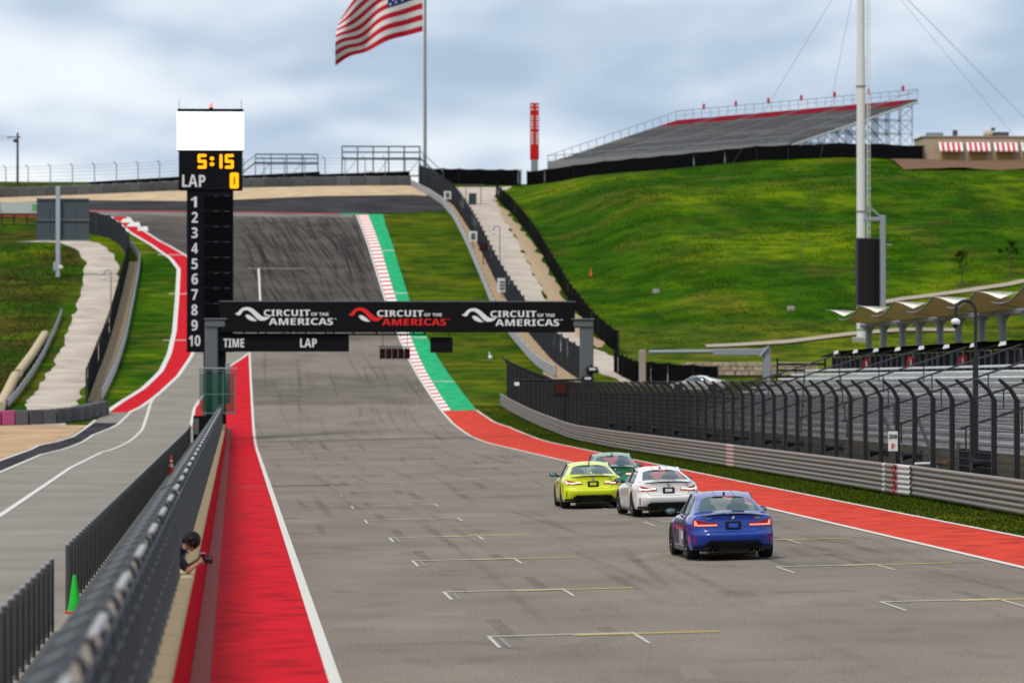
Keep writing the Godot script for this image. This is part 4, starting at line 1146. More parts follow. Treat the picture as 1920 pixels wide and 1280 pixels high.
func make_car(label: String, kind: String, paint: Color, at: Vector3, turn: float, roll: float, o := {}) -> Node3D:
	var t := thing("car", label, "car", at, o.get("group", ""))
	t.rotation = Vector3(o.get("pitch", 0.0), turn, roll)
	var coupe := kind == "coupe"
	var body := mat("car paint " + kind + str(paint), paint, o.get("rough", 0.32), o.get("metal", 0.0))
	body.clearcoat_enabled = true; body.clearcoat = 1.0; body.clearcoat_roughness = 0.04
	var black := mat("car trim black", lin(0.012, 0.012, 0.013), 0.35)
	var matte := mat("car underside", lin(0.016, 0.016, 0.016), 0.8)
	var tyre := mat("tyre rubber", lin(0.018, 0.018, 0.018), 0.85)
	var rim := mat("dark alloy", lin(0.06, 0.06, 0.065), 0.35, 0.8)
	var glass := pane("car glass", Color(0.42, 0.52, 0.56), 0.36)
	# ---- painted shell: sides, tail, bonnet, boot
	var m := MB.new()
	var zs := []
	var z := 2.10
	while z > -2.06:
		zs.append(z); z -= 0.06
	zs.append(-2.06)
	for side in [-1.0, 1.0]:
		var rows := []
		for i in CT.size():
			var row := PackedVector3Array()
			for zz in zs:
				var yb := 0.20
				for zc in [-1.43, 1.43]:
					var q := absf(zz - zc)
					if q < 0.385: yb = maxf(yb, 0.345 + sqrt(0.385 * 0.385 - q * q))
				if zz > 1.81: yb = 0.22
				if zz < -1.81: yb = 0.17
				var ys := pl(CS, zz)
				var y := lerpf(yb, ys, CT[i])
				var th := clampf((y - 0.20) / (ys - 0.20), 0.0, 1.0)
				row.append(Vector3(side * car_x(zz, th), y, zz))
			rows.append(row)
		m.grid(rows, side < 0.0)
	var tail := []; var nose := []
	for i in CT.size():
		var row := PackedVector3Array(); var rn := PackedVector3Array()
		var y := lerpf(0.22, 0.955, CT[i]); var yn := lerpf(0.17, 0.68, CT[i])
		for j in 29:
			var u := (j - 14) / 14.0
			var x := u * 0.885 * CP[i]
			row.append(Vector3(x, y, rear_z(x, y)))
			var xn := u * 0.845 * CP[i]
			rn.append(Vector3(-xn, yn, -2.06 - 0.30 * (1.0 - pow(absf(u), 2.6)) * (0.75 + 0.25 * sin(PI * CT[i]))))
		tail.append(row); nose.append(rn)
	m.grid(tail); m.grid(nose)
	var wz := 1.78 if coupe else 1.72       # foot of the rear window
	var deck := []
	for k in 7:
		var s := k / 6.0
		var row := PackedVector3Array()
		for j in 29:
			var u := (j - 14) / 14.0
			var e: Vector3 = tail[CT.size() - 1][j]
			var zz := lerpf(e.z, wz - 0.25, s)
			row.append(Vector3(u * lerpf(0.885 * 0.86, pl(CW, wz - 0.25) * 0.86, s), lerpf(0.955, pl(CS, wz - 0.25), s) + (0.035 + 0.035 * s) * (1.0 - u * u) * minf(1.0, s * 4.0 + 0.6), zz))
		deck.append(row)
	m.grid(deck)
	var hood := []
	for k in 9:
		var s := k / 8.0
		var zz := lerpf(-0.92, -2.06, s)
		var row := PackedVector3Array()
		for j in 17:
			var u := (j - 8) / 8.0
			var front := -0.28 * (1.0 - pow(absf(u), 2.6)) * s
			row.append(Vector3(u * car_x(zz, 1.0), pl(CS, zz) + 0.07 * (1.0 - u * u) * (1.0 - s * 0.75), zz + front))
		hood.append(row)
	m.grid(hood)
	part(t, "body", m, body)
	# ---- underbody and wheel wells
	var ub := MB.new()
	ub.box(Vector3(0, 0.27, 0), Vector3(1.30, 0.20, 4.1)); ub.box(Vector3(0, 0.27, 0), Vector3(1.68, 0.14, 1.95))
	ub.box(Vector3(0, 0.56, 1.43), Vector3(1.25, 0.5, 0.9)); ub.box(Vector3(0, 0.55, -1.43), Vector3(1.2, 0.45, 0.9))
	for zc in [-1.43, 1.43]:
		for s in [-1.0, 1.0]:
			var rows := []
			for k in 13:
				var a := PI * k / 12.0
				rows.append(PackedVector3Array([Vector3(s * 0.60, 0.345 + 0.40 * sin(a), zc + 0.40 * cos(a)), Vector3(s * 0.90, 0.345 + 0.40 * sin(a), zc + 0.40 * cos(a))]))
			ub.grid(rows)
	part(t, "underbody", ub, matte)
	for s in [-1.0, 1.0]:
		wheel(t, Vector3(s * 0.795, 0.352, 1.43), s, tyre, rim); wheel(t, Vector3(s * 0.785, 0.352, -1.43), s, tyre, rim)
		part(t, "side_skirt", boxm(Vector3(0.05, 0.07, 2.0), 0.015), black, Vector3(s * 0.885, 0.19, 0))
	# ---- cabin
	var top := 1.385 if coupe else 1.43
	var rz := 0.86 if coupe else 0.95          # rear edge of the roof
	var ry := top - 0.095
	var rh := 0.595; var fz := -0.36
	var belt := 0.955
	var roof := []
	for k in 9:
		var s := k / 8.0
		var zz := lerpf(rz, fz, s)
		var yc := lerpf(ry, top - 0.045, s) + 0.075 * sin(PI * minf(s * 1.05, 1.0))
		var row := PackedVector3Array()
		for j in 17:
			var u := (j - 8) / 8.0
			row.append(Vector3(u * (rh + 0.03 * sin(PI * s)) * (1.0 - 0.07 * pow(1.0 - s, 3.0)), yc - 0.075 * pow(absf(u), 3.0), zz))
		roof.append(row)
	var rm := MB.new(); rm.grid(roof)
	var rp := part(t, "roof", rm, body)
	if o.get("ribs", false):
		for x in [-0.20, 0.20]:
			var rb := MB.new(); var pts := []
			for k in 9: pts.append(roof[k][8] + Vector3(x, -0.002, 0))
			rb.tube(pts, 0.006, 4); part(rp, "roof_groove", rb, black)
	var yl := ry - 0.072
	var gtop := rh - 0.085; var gbot := 0.665
	var rw := patch(Vector3(-gbot, 1.022, wz), Vector3(gbot, 1.022, wz), Vector3(gtop, ry - 0.045, rz + 0.01), Vector3(-gtop, ry - 0.045, rz + 0.01), Vector3(0, 0.04, 0.055))
	part(t, "rear_window", rw, glass)
	var ws := patch(Vector3(0.70, 0.965, -1.02), Vector3(-0.70, 0.965, -1.02), Vector3(-0.53, top - 0.07, fz), Vector3(0.53, top - 0.07, fz), Vector3(0, 0.03, -0.07))
	part(t, "windscreen", ws, glass)
	var cp := MB.new(); var ap := MB.new()
	for s in [-1.0, 1.0]:
		var A := Vector3(s * (rh + 0.008), yl + 0.032, 0.62 if coupe else 0.72)
		var B := Vector3(s * rh * 0.93, yl, rz + 0.0)
		var C := Vector3(s * 0.80, 0.968, wz + 0.02)
		var E := Vector3(s * 0.812, belt, 1.14 if coupe else 1.30)
		var gt := Vector3(s * gtop, ry - 0.048, rz + 0.005); var gb := Vector3(s * gbot, 1.015, wz)
		var q1 := patch(E, C, B, A, Vector3(s * 0.025, 0, 0), 5, 5) if s > 0.0 else patch(C, E, A, B, Vector3(s * 0.025, 0, 0), 5, 5)
		var q2 := patch(C, gb, gt, B, Vector3(0, 0.01, 0.02), 5, 5) if s > 0.0 else patch(gb, C, B, gt, Vector3(0, 0.01, 0.02), 5, 5)
		cp.v.append_array(q1.v); cp.n.append_array(q1.n); cp.u.append_array(q1.u); cp.c.append_array(q1.c)
		cp.v.append_array(q2.v); cp.n.append_array(q2.n); cp.u.append_array(q2.u); cp.c.append_array(q2.c)
		# shelf between window foot and boot, and along the waist
		cp.face([Vector3(s * 0.80, 0.968, wz + 0.02), Vector3(s * gbot, 1.018, wz), Vector3(s * 0.3, 1.03, wz + 0.06), Vector3(s * 0.4, 1.0, wz + 0.18)] if s < 0.0 else [Vector3(s * 0.4, 1.0, wz + 0.18), Vector3(s * 0.3, 1.03, wz + 0.06), Vector3(s * gbot, 1.018, wz), Vector3(s * 0.80, 0.968, wz + 0.02)])
		# door glass in the space ahead of the rear pillar
		var f0 := Vector3(s * 0.79, belt - 0.02, -0.86); var f1 := Vector3(s * 0.545, top - 0.085, fz + 0.06)
		var mid0 := Vector3(s * 0.815, belt, 0.22); var mid1 := Vector3(s * (rh + 0.028), top - 0.055, 0.18)
		var g1 := patch(f0, mid0, mid1, f1, Vector3(s * 0.02, 0, 0), 4, 4) if s > 0.0 else patch(mid0, f0, f1, mid1, Vector3(s * 0.02, 0, 0), 4, 4)
		part(t, "side_window", g1, glass)
		var g2 := patch(mid0, E, A, mid1, Vector3(s * 0.02, 0, 0), 4, 4) if s > 0.0 else patch(E, mid0, mid1, A, Vector3(s * 0.02, 0, 0), 4, 4)
		part(t, "side_window", g2, glass)
		part(t, "door_pillar", bar(mid0 + Vector3(s * 0.004, 0, 0), mid1 + Vector3(s * 0.006, 0, 0), 0.026, 6), black)
		part(t, "window_trim", bar(Vector3(s * 0.822, belt + 0.002, -0.9), E + Vector3(s * 0.012, 0.0, 0), 0.012, 5), black)
		if not coupe: part(t, "door_pillar", bar(E + Vector3(s * 0.004, 0, -0.25), A + Vector3(s * 0.006, 0, -0.06), 0.016, 6), black)
		ap.tube([Vector3(s * 0.735, 0.94, -1.0), Vector3(s * 0.54, top - 0.075, fz), Vector3(s * (rh + 0.022), top - 0.062, 0.15), A + Vector3(-s * 0.012, -0.012, 0.0)], 0.024, 7)
		ap.tube([A + Vector3(-s * 0.012, -0.012, 0.0), A.lerp(B, 0.5) + Vector3(-s * 0.004, -0.004, 0), B + Vector3(0, -0.012, 0), B.lerp(C, 0.25) + Vector3(-s * 0.004, -0.012, 0), B.lerp(C, 0.6) + Vector3(-s * 0.006, -0.014, 0)], 0.024, 7)
		# waist: shell edge up to the glass
		cp.quad(Vector3(s * car_x(-0.9, 1.0), pl(CS, -0.9), -0.9), Vector3(s * car_x(1.4, 1.0), pl(CS, 1.4), 1.4), Vector3(s * 0.80, belt, 1.4), Vector3(s * 0.78, belt - 0.03, -0.9))
		# door mirror
		var mm := MB.new(); mm.ball(Vector3(s * 1.005, 0.985, -0.62), Vector3(0.125, 0.075, 0.075), 8)
		var mo := part(t, "door_mirror", mm, black)
		var mg := MB.new(); mg.ball(Vector3(s * 1.005, 0.985, -0.556), Vector3(0.098, 0.055, 0.014), 6)
		part(mo, "mirror_glass", mg, mat("mirror glass", lin(0.16, 0.25, 0.28), 0.06, 0.6))
		part(mo, "stalk", bar(Vector3(s * 0.80, 0.93, -0.66), Vector3(s * 0.93, 0.95, -0.63), 0.028, 6), black)
	part(t, "rear_pillars", cp, body); part(t, "roof_frame", ap, body)
	# ---- inside
	var seatm := mat("seat cloth", lin(0.035, 0.036, 0.04), 0.8)
	part(t, "cabin_floor", boxm(Vector3(1.5, 0.04, 2.9)), seatm, Vector3(0, 0.60, 0.35))
	part(t, "parcel_shelf", boxm(Vector3(1.30, 0.04, 0.42)), seatm, Vector3(0, 0.965, 1.42))
	part(t, "dashboard", boxm(Vector3(1.36, 0.22, 0.42), 0.06), seatm, Vector3(0, 0.86, -0.72))
	for x in [-0.37, 0.37]:
		var sb := MB.new(); sb.cbox(Vector3(x, 0.86, 0.22), Vector3(0.48, 0.56, 0.14), 0.05, Basis(Vector3.RIGHT, 0.14)); sb.ball(Vector3(x, 1.20, 0.29), Vector3(0.155, 0.125, 0.07), 7)
		part(t, "front_seat", sb, seatm)
		var rb := MB.new(); rb.ball(Vector3(x, 1.0, 1.16), Vector3(0.17, 0.085, 0.07), 6)
		part(t, "rear_headrest", rb, seatm)
	part(t, "inside_mirror", boxm(Vector3(0.24, 0.06, 0.03), 0.012), black, Vector3(0, top - 0.15, -0.34))
	# ---- tail: lamps, lip, plate, badge, diffuser, exhausts
	var red := mat("lamp red glass", lin(0.30, 0.006, 0.010), 0.15)
	var hot := glow("tail lamp bar " + ("bright" if o.get("braking", false) else "dim"), Color(1.0, 0.78, 0.72) if o.get("braking", false) else Color(1.0, 0.55, 0.45), 1.5 if o.get("braking", false) else 0.9)
	for s in [-1.0, 1.0]:
		var pts := []
		for k in 9:
			var u := k / 8.0
			var x := lerpf(0.335, 0.838, u)
			var yt := lerpf(0.802, 0.868, smoothstep(0.3, 0.95, u)); var yb2 := lerpf(0.735, 0.722, u)
			pts.append([s * x, yt, yb2])
		if s < 0.0: pts.reverse()
		var lp := part(t, "tail_lamp", on_tail(pts, 0.014), red)
		var bp := []
		if coupe:   # a bar with a kink
			for q in [[0.36, 0.785], [0.50, 0.785], [0.60, 0.765], [0.72, 0.775], [0.80, 0.80]]: bp.append([s * q[0], q[1] + 0.017, q[1] - 0.017])
		else:
			for k in 6:
				var x := lerpf(0.35, 0.815, k / 5.0); bp.append([s * x, 0.768, 0.735])
		if s < 0.0: bp.reverse()
		part(lp, "lamp_bar", on_tail(bp, 0.022), hot)
		var up := [[s * 0.765, 0.80, 0.74], [s * 0.795, 0.845, 0.74], [s * 0.822, 0.85, 0.745]]
		if s < 0.0: up.reverse()
		part(lp, "lamp_hook", on_tail(up, 0.023), hot)
		part(t, "reflector", on_tail([[s * 0.805 - 0.012, 0.54, 0.345], [s * 0.805 + 0.012, 0.54, 0.345]], 0.012), red)
		# corner blade of the diffuser
		var bl := []
		for k in 5: bl.append([s * lerpf(0.57, 0.86, k / 4.0), lerpf(0.285, 0.305, k / 4.0), 0.235])
		if s < 0.0: bl.reverse()
		part(t, "corner_blade", on_tail(bl, 0.05), black)
	var df := []
	for k in 15:
		var x := lerpf(-0.60, 0.60, k / 14.0)
		df.append([x, 0.405 - 0.05 * smoothstep(0.50, 0.60, absf(x)), 0.225])
	part(t, "diffuser", on_tail(df, 0.03, 0.02), black)
	part(t, "valance", boxm(Vector3(1.30, 0.12, 0.5)), matte, Vector3(0, 0.24, 2.10))
	for k in 5: part(t, "diffuser_fin", boxm(Vector3(0.014, 0.14, 0.30)), black, Vector3(-0.30 + 0.15 * k, 0.22, 2.25))
	var ex := mat("exhaust steel", lin(0.30, 0.22, 0.16), 0.35, 0.9)
	for x in [-0.50, -0.385, 0.385, 0.50]:
		var e := MB.new(); e.lathe(Vector3(x, 0.225, 2.20), Basis(Vector3(1, 0, 0), Vector3(0, 0, 1), Vector3(0, -1, 0)), [[0.05, 0.0], [0.052, 0.22], [0.044, 0.222], [0.042, 0.06], [0.0, 0.06]], 14)
		part(t, "exhaust_pipe", e, mat("exhaust tip", lin(0.05, 0.05, 0.05), 0.3, 0.8))
	var mf := MB.new(); mf.cyl(Vector3(-0.52, 0.19, 1.98), Vector3(0.52, 0.19, 1.98), 0.10, 0.10, 10)
	part(t, "silencer", mf, ex)
	var lip := MB.new(); var lr := []
	for k in 4:
		var row := PackedVector3Array()
		for j in 25:
			var u := (j - 12) / 12.0
			var x := u * 0.70
			var zr: float = rear_z(x, 0.955)
			var h := 0.955 + 0.035 * (1.0 - pow(u, 2.0)) + 0.028 * (1.0 - pow(absf(u), 4.0))
			row.append([Vector3(x, h - 0.050, zr + 0.003), Vector3(x, h - 0.030, zr + 0.020), Vector3(x, h - 0.020, zr + 0.016), Vector3(x, h - 0.034, zr - 0.12)][k])
		lr.append(row)
	lip.grid(lr)
	part(t, "boot_lip", lip, black if o.get("dark_lip", true) else body)
	var shut := MB.new(); var sp := []
	for q in [[-0.60, 0.72], [-0.585, 0.66], [-0.55, 0.612], [-0.45, 0.60], [0.0, 0.597], [0.45, 0.60], [0.55, 0.612], [0.585, 0.66], [0.60, 0.72]]: sp.append(Vector3(q[0], q[1], rear_z(q[0], q[1]) + 0.002))
	shut.tube(sp, 0.006, 4); part(t, "boot_seam", shut, black)
	var zp := rear_z(0, 0.74) + 0.02
	var pf := part(t, "plate_frame", boxm(Vector3(0.33, 0.17, 0.03), 0.008), black, Vector3(0, 0.742, zp))
	part(pf, "plate", boxm(Vector3(0.20, 0.085, 0.01)), mat("blank plate " + str(paint), o.get("plate", paint), 0.5), Vector3(0, 0.0, 0.018))
	# round badge in blue and white quarters
	var bz := rear_z(0, 0.905) + 0.006
	var ring := MB.new(); ring.lathe(Vector3(0, 0.905, bz), Basis(Vector3(1, 0, 0), Vector3(0, 0, 1), Vector3(0, -1, 0)), [[0.045, 0.0], [0.045, 0.008], [0.0, 0.009]], 20)
	var rg := part(t, "badge", ring, mat("badge rim", lin(0.05, 0.05, 0.055), 0.3, 0.3))
	for k in 4:
		var q := MB.new(); var c0 := Vector3(0, 0.905, bz + 0.011)
		for i in 5:
			var a := PI / 2 * k + PI / 10.0 * i; var e2 := a + PI / 10.0
			q.tri(c0, c0 + Vector3(cos(a), sin(a), 0) * 0.031, c0 + Vector3(cos(e2), sin(e2), 0) * 0.031, Vector3.BACK, Vector3.BACK, Vector3.BACK)
		part(rg, "badge_quarter", q, mat("badge white", lin(0.75, 0.75, 0.76), 0.3) if k % 2 == 0 else mat("badge blue", lin(0.03, 0.16, 0.50), 0.3))
	var chrome := mat("dark chrome", lin(0.12, 0.12, 0.13) if o.get("pale", false) else lin(0.45, 0.46, 0.50), 0.25, 0.7)
	letters(t, "badge_lettering", o.get("right", "M4"), 0.035, 0.09, Vector3(0.52, 0.895, rear_z(0.52, 0.9) + 0.01), chrome)
	if o.has("left"): letters(t, "badge_lettering", o.left, 0.025, 0.11, Vector3(-0.52, 0.895, rear_z(0.52, 0.9) + 0.01), chrome)
	var fin := MB.new()
	fin.prism([Vector2(0, 0), Vector2(0.16, 0.0), Vector2(0.02, 0.075), Vector2(0.0, 0.07)], Vector3(0.02, ry + 0.012, rz - 0.10), Vector3(0, 0, -1), Vector3(0, 1, 0), Vector3(-0.04, 0, 0))
	part(t, "roof_fin", fin, black)
	# ---- side graphics
	if o.has("livery"):
		for q in o.livery:    # [z0, z1, y0, y1, material]
			var rows := []
			for i in 5:
				var row := PackedVector3Array()
				for j in 9:
					var zz := lerpf(q[0], q[1], j / 8.0); var y: float = lerpf(q[2], q[3], i / 4.0) + q[5] * (j / 8.0)
					var ys := pl(CS, zz)
					row.append(Vector3(-car_x(zz, clampf((y - 0.2) / (ys - 0.2), 0.0, 1.0)) - 0.006, y, zz))
				rows.append(row)
			var lm := MB.new(); lm.grid(rows)
			part(t, "side_graphic", lm, q[4])
	return t

func heart(t: Node3D, z: float, y: float, s: float, m: Material) -> void:
	var p := []
	for k in 24:
		var a := TAU * k / 24.0
		p.append(Vector2(16.0 * pow(sin(a), 3.0), 13.0 * cos(a) - 5.0 * cos(2 * a) - 2.0 * cos(3 * a) - cos(4 * a)) * s / 17.0)
	var mb := MB.new(); mb.prism(p, Vector3.ZERO, Vector3(0, 0, 1), Vector3.UP, Vector3(0.004, 0, 0))
	part(t, "heart_mark", mb, m, Vector3(-car_x(z, (y - 0.2) / 0.72) - 0.012, y, z))

func build_cars() -> void:
	var grey := mat("livery grey", lin(0.30, 0.29, 0.31), 0.35); var pink := mat("livery pink", lin(0.55, 0.02, 0.10), 0.35); var navy := mat("livery navy", lin(0.012, 0.016, 0.05), 0.3)
	var roll := 0.023
	var blue := make_car("blue four-door car with red tail lamps and a graphic on its door", "sedan", lin(0.002, 0.032, 0.27), G(10.62, 104.65, 0.016), 0.024, roll, {"right": "M3", "left": "xDrive", "ribs": true, "metal": 0.05, "plate": lin(0.02, 0.09, 0.45), "livery": [[0.95, -0.05, 0.24, 0.60, grey, 0.02], [0.98, -0.9, 0.60, 0.655, pink, 0.05], [-0.1, -0.95, 0.30, 0.60, navy, 0.0], [2.07, 1.93, 0.36, 0.50, pink, 0.04], [0.98, -0.95, 0.68, 0.84, navy, 0.0]]})
	heart(blue, 0.62, 0.36, 0.075, pink)
	letters(blue, "side_lettering", "III", 0.14, 0.2, Vector3(-0.905, 0.50, 0.6), mat("logo white", Color.WHITE), Basis(Vector3.UP, -PI / 2))
	make_car("white two-door car between the blue and yellow cars", "coupe", lin(0.66, 0.65, 0.65), G(12.08, 137.05, 0.016), 0.060, roll, {"braking": true, "pale": true, "ribs": true, "plate": lin(0.6, 0.6, 0.6)})
	make_car("yellow-green two-door car with glowing tail lamps on the straight", "coupe", lin(0.60, 0.70, 0.008), G(10.84, 147.1, 0.016), 0.0, roll, {"braking": true, "pale": true, "plate": lin(0.5, 0.55, 0.03)})
	make_car("green four-door car half hidden behind the yellow and white cars", "sedan", lin(0.003, 0.18, 0.07), G(12.58, 160.2, 0.016), -0.01, roll, {"braking": true, "right": "M3", "metal": 0.2, "plate": lin(0.01, 0.1, 0.05)})
	make_car("white car parked behind the debris fence near the stone wall", "coupe", lin(0.66, 0.65, 0.65), G(37.4, 386.0, 0.05), 1.2, 0.0, {"pale": true, "plate": lin(0.6, 0.6, 0.6)})

# ---------------------------------------------------------------- the photographer: capsules joined smoothly and meshed as surface nets
func net(bones: Array, cell: float, k: float) -> MB:   # bones: [a, b, ra, rb, colour]
	var lo := Vector3.INF; var hi := -Vector3.INF
	for b in bones:
		var r: float = maxf(b[2], b[3]) + cell * 2.5
		lo = lo.min(b[0] - Vector3.ONE * r).min(b[1] - Vector3.ONE * r); hi = hi.max(b[0] + Vector3.ONE * r).max(b[1] + Vector3.ONE * r)
	var nx := int((hi.x - lo.x) / cell) + 2; var ny := int((hi.y - lo.y) / cell) + 2; var nzz := int((hi.z - lo.z) / cell) + 2
	var f := PackedFloat32Array(); f.resize(nx * ny * nzz); f.fill(1.0)
	var best := PackedFloat32Array(); best.resize(nx * ny * nzz); best.fill(9.0)
	var who := PackedInt32Array(); who.resize(nx * ny * nzz)
	for bi in bones.size():
		var b: Array = bones[bi]
		var a: Vector3 = b[0]; var ab: Vector3 = b[1] - a; var L := maxf(ab.length_squared(), 1e-9)
		var r: float = maxf(b[2], b[3]) + cell * 2.0 + k
		var p0 := (a.min(b[1]) - Vector3.ONE * r - lo) / cell; var p1 := (a.max(b[1]) + Vector3.ONE * r - lo) / cell
		for z in range(maxi(0, int(p0.z)), mini(nzz, int(p1.z) + 2)):
			for y in range(maxi(0, int(p0.y)), mini(ny, int(p1.y) + 2)):
				for x in range(maxi(0, int(p0.x)), mini(nx, int(p1.x) + 2)):
					var p := lo + Vector3(x, y, z) * cell
					var t := clampf((p - a).dot(ab) / L, 0.0, 1.0)
					var d := (p - a - ab * t).length() - lerpf(b[2], b[3], t)
					var i := (z * ny + y) * nx + x
					if d < best[i]:
						best[i] = d; who[i] = bi
					var o := f[i]
					var h := clampf(0.5 + 0.5 * (o - d) / k, 0.0, 1.0)
					f[i] = lerpf(o, d, h) - k * h * (1.0 - h)
	var id := {}
	var vs := PackedVector3Array(); var ns := PackedVector3Array(); var cs := PackedColorArray()
	var off := [0, 1, nx, nx + 1, nx * ny, nx * ny + 1, nx * ny + nx, nx * ny + nx + 1]
	var E := [[0, 1], [2, 3], [4, 5], [6, 7], [0, 2], [1, 3], [4, 6], [5, 7], [0, 4], [1, 5], [2, 6], [3, 7]]
	for z in nzz - 1:
		for y in ny - 1:
			for x in nx - 1:
				var i := (z * ny + y) * nx + x
				var inside := 0
				for o in off:
					if f[i + o] < 0.0: inside += 1
				if inside == 0 or inside == 8: continue
				var s := Vector3.ZERO; var c := 0
				for e in E:
					var fa := f[i + off[e[0]]]; var fb := f[i + off[e[1]]]
					if (fa < 0.0) != (fb < 0.0):
						var t := fa / (fa - fb)
						var pa := Vector3(e[0] & 1, (e[0] >> 1) & 1, e[0] >> 2); var pb := Vector3(e[1] & 1, (e[1] >> 1) & 1, e[1] >> 2)
						s += pa.lerp(pb, t); c += 1
				id[i] = vs.size()
				vs.append(lo + (Vector3(x, y, z) + s / c) * cell)
				var gr := Vector3(f[i + 1] - f[i] + f[i + nx + 1] - f[i + nx] + f[i + nx * ny + 1] - f[i + nx * ny], f[i + nx] - f[i] + f[i + nx + 1] - f[i + 1] + f[i + nx * ny + nx] - f[i + nx * ny], f[i + nx * ny] - f[i] + f[i + nx * ny + 1] - f[i + 1] + f[i + nx * ny + nx] - f[i + nx])
				ns.append(gr.normalized())
				cs.append(bones[who[i]][4])
	var m := MB.new()
	for z in range(1, nzz - 1):
		for y in range(1, ny - 1):
			for x in range(1, nx - 1):
				var i := (z * ny + y) * nx + x
				for ax in 3:
					var st: int = [1, nx, nx * ny][ax]; var u: int = [nx, nx * ny, 1][ax]; var w: int = [nx * ny, 1, nx][ax]
					if (f[i] < 0.0) == (f[i + st] < 0.0): continue
					var q := [i - u - w, i - w, i, i - u]
					if f[i] >= 0.0: q.reverse()
					if not (id.has(q[0]) and id.has(q[1]) and id.has(q[2]) and id.has(q[3])): continue
					for tr in [[0, 1, 2], [0, 2, 3]]:
						for kk in [0, 2, 1]:
							var vi: int = id[q[tr[kk]]]
							m.v.append(vs[vi]); m.n.append(ns[vi]); m.u.append(Vector2()); m.c.append(cs[vi])
	return m

func join(a: MB, b: MB) -> void:
	a.v.append_array(b.v); a.n.append_array(b.n); a.u.append_array(b.u); a.c.append_array(b.c)

func hand(wrist: Vector3, dirn: Vector3, palm_n: Vector3, thumb_side: Vector3, curl: float, skin: Color) -> MB:
	var bones := []
	var d := dirn.normalized(); var s := thumb_side.normalized(); var n := palm_n.normalized()
	var palm := wrist + d * 0.085
	bones.append([wrist, wrist + d * 0.03, 0.027, 0.030, skin])
	for k in 4:
		var base := palm + s * (0.030 - 0.021 * k)
		bones.append([wrist + d * 0.02 + s * (0.014 - 0.010 * k), base, 0.016, 0.0115, skin])
		var L: float = [0.072, 0.080, 0.075, 0.058][k]
		var p := base; var dd := d
		for q in 3:
			dd = dd.rotated(s, 0.0)
			var ang := curl * (0.55 + 0.45 * q)
			var dn := (d * cos(ang) + n * sin(ang)).normalized()
			var e: Vector3 = p + dn * L * [0.45, 0.32, 0.23][q]
			bones.append([p, e, 0.0095 - q * 0.0007, 0.0088 - q * 0.0007, skin]); p = e
	var tb := wrist + d * 0.03 + s * 0.026
	var t1 := tb + (d * 0.5 + s * 0.75 + n * 0.35).normalized() * 0.045
	var t2 := t1 + (d * 0.75 + s * 0.2 + n * 0.6).normalized() * 0.034
	bones.append([tb, t1, 0.014, 0.011, skin]); bones.append([t1, t2, 0.011, 0.0095, skin])
	return net(bones, 0.0042, 0.006)

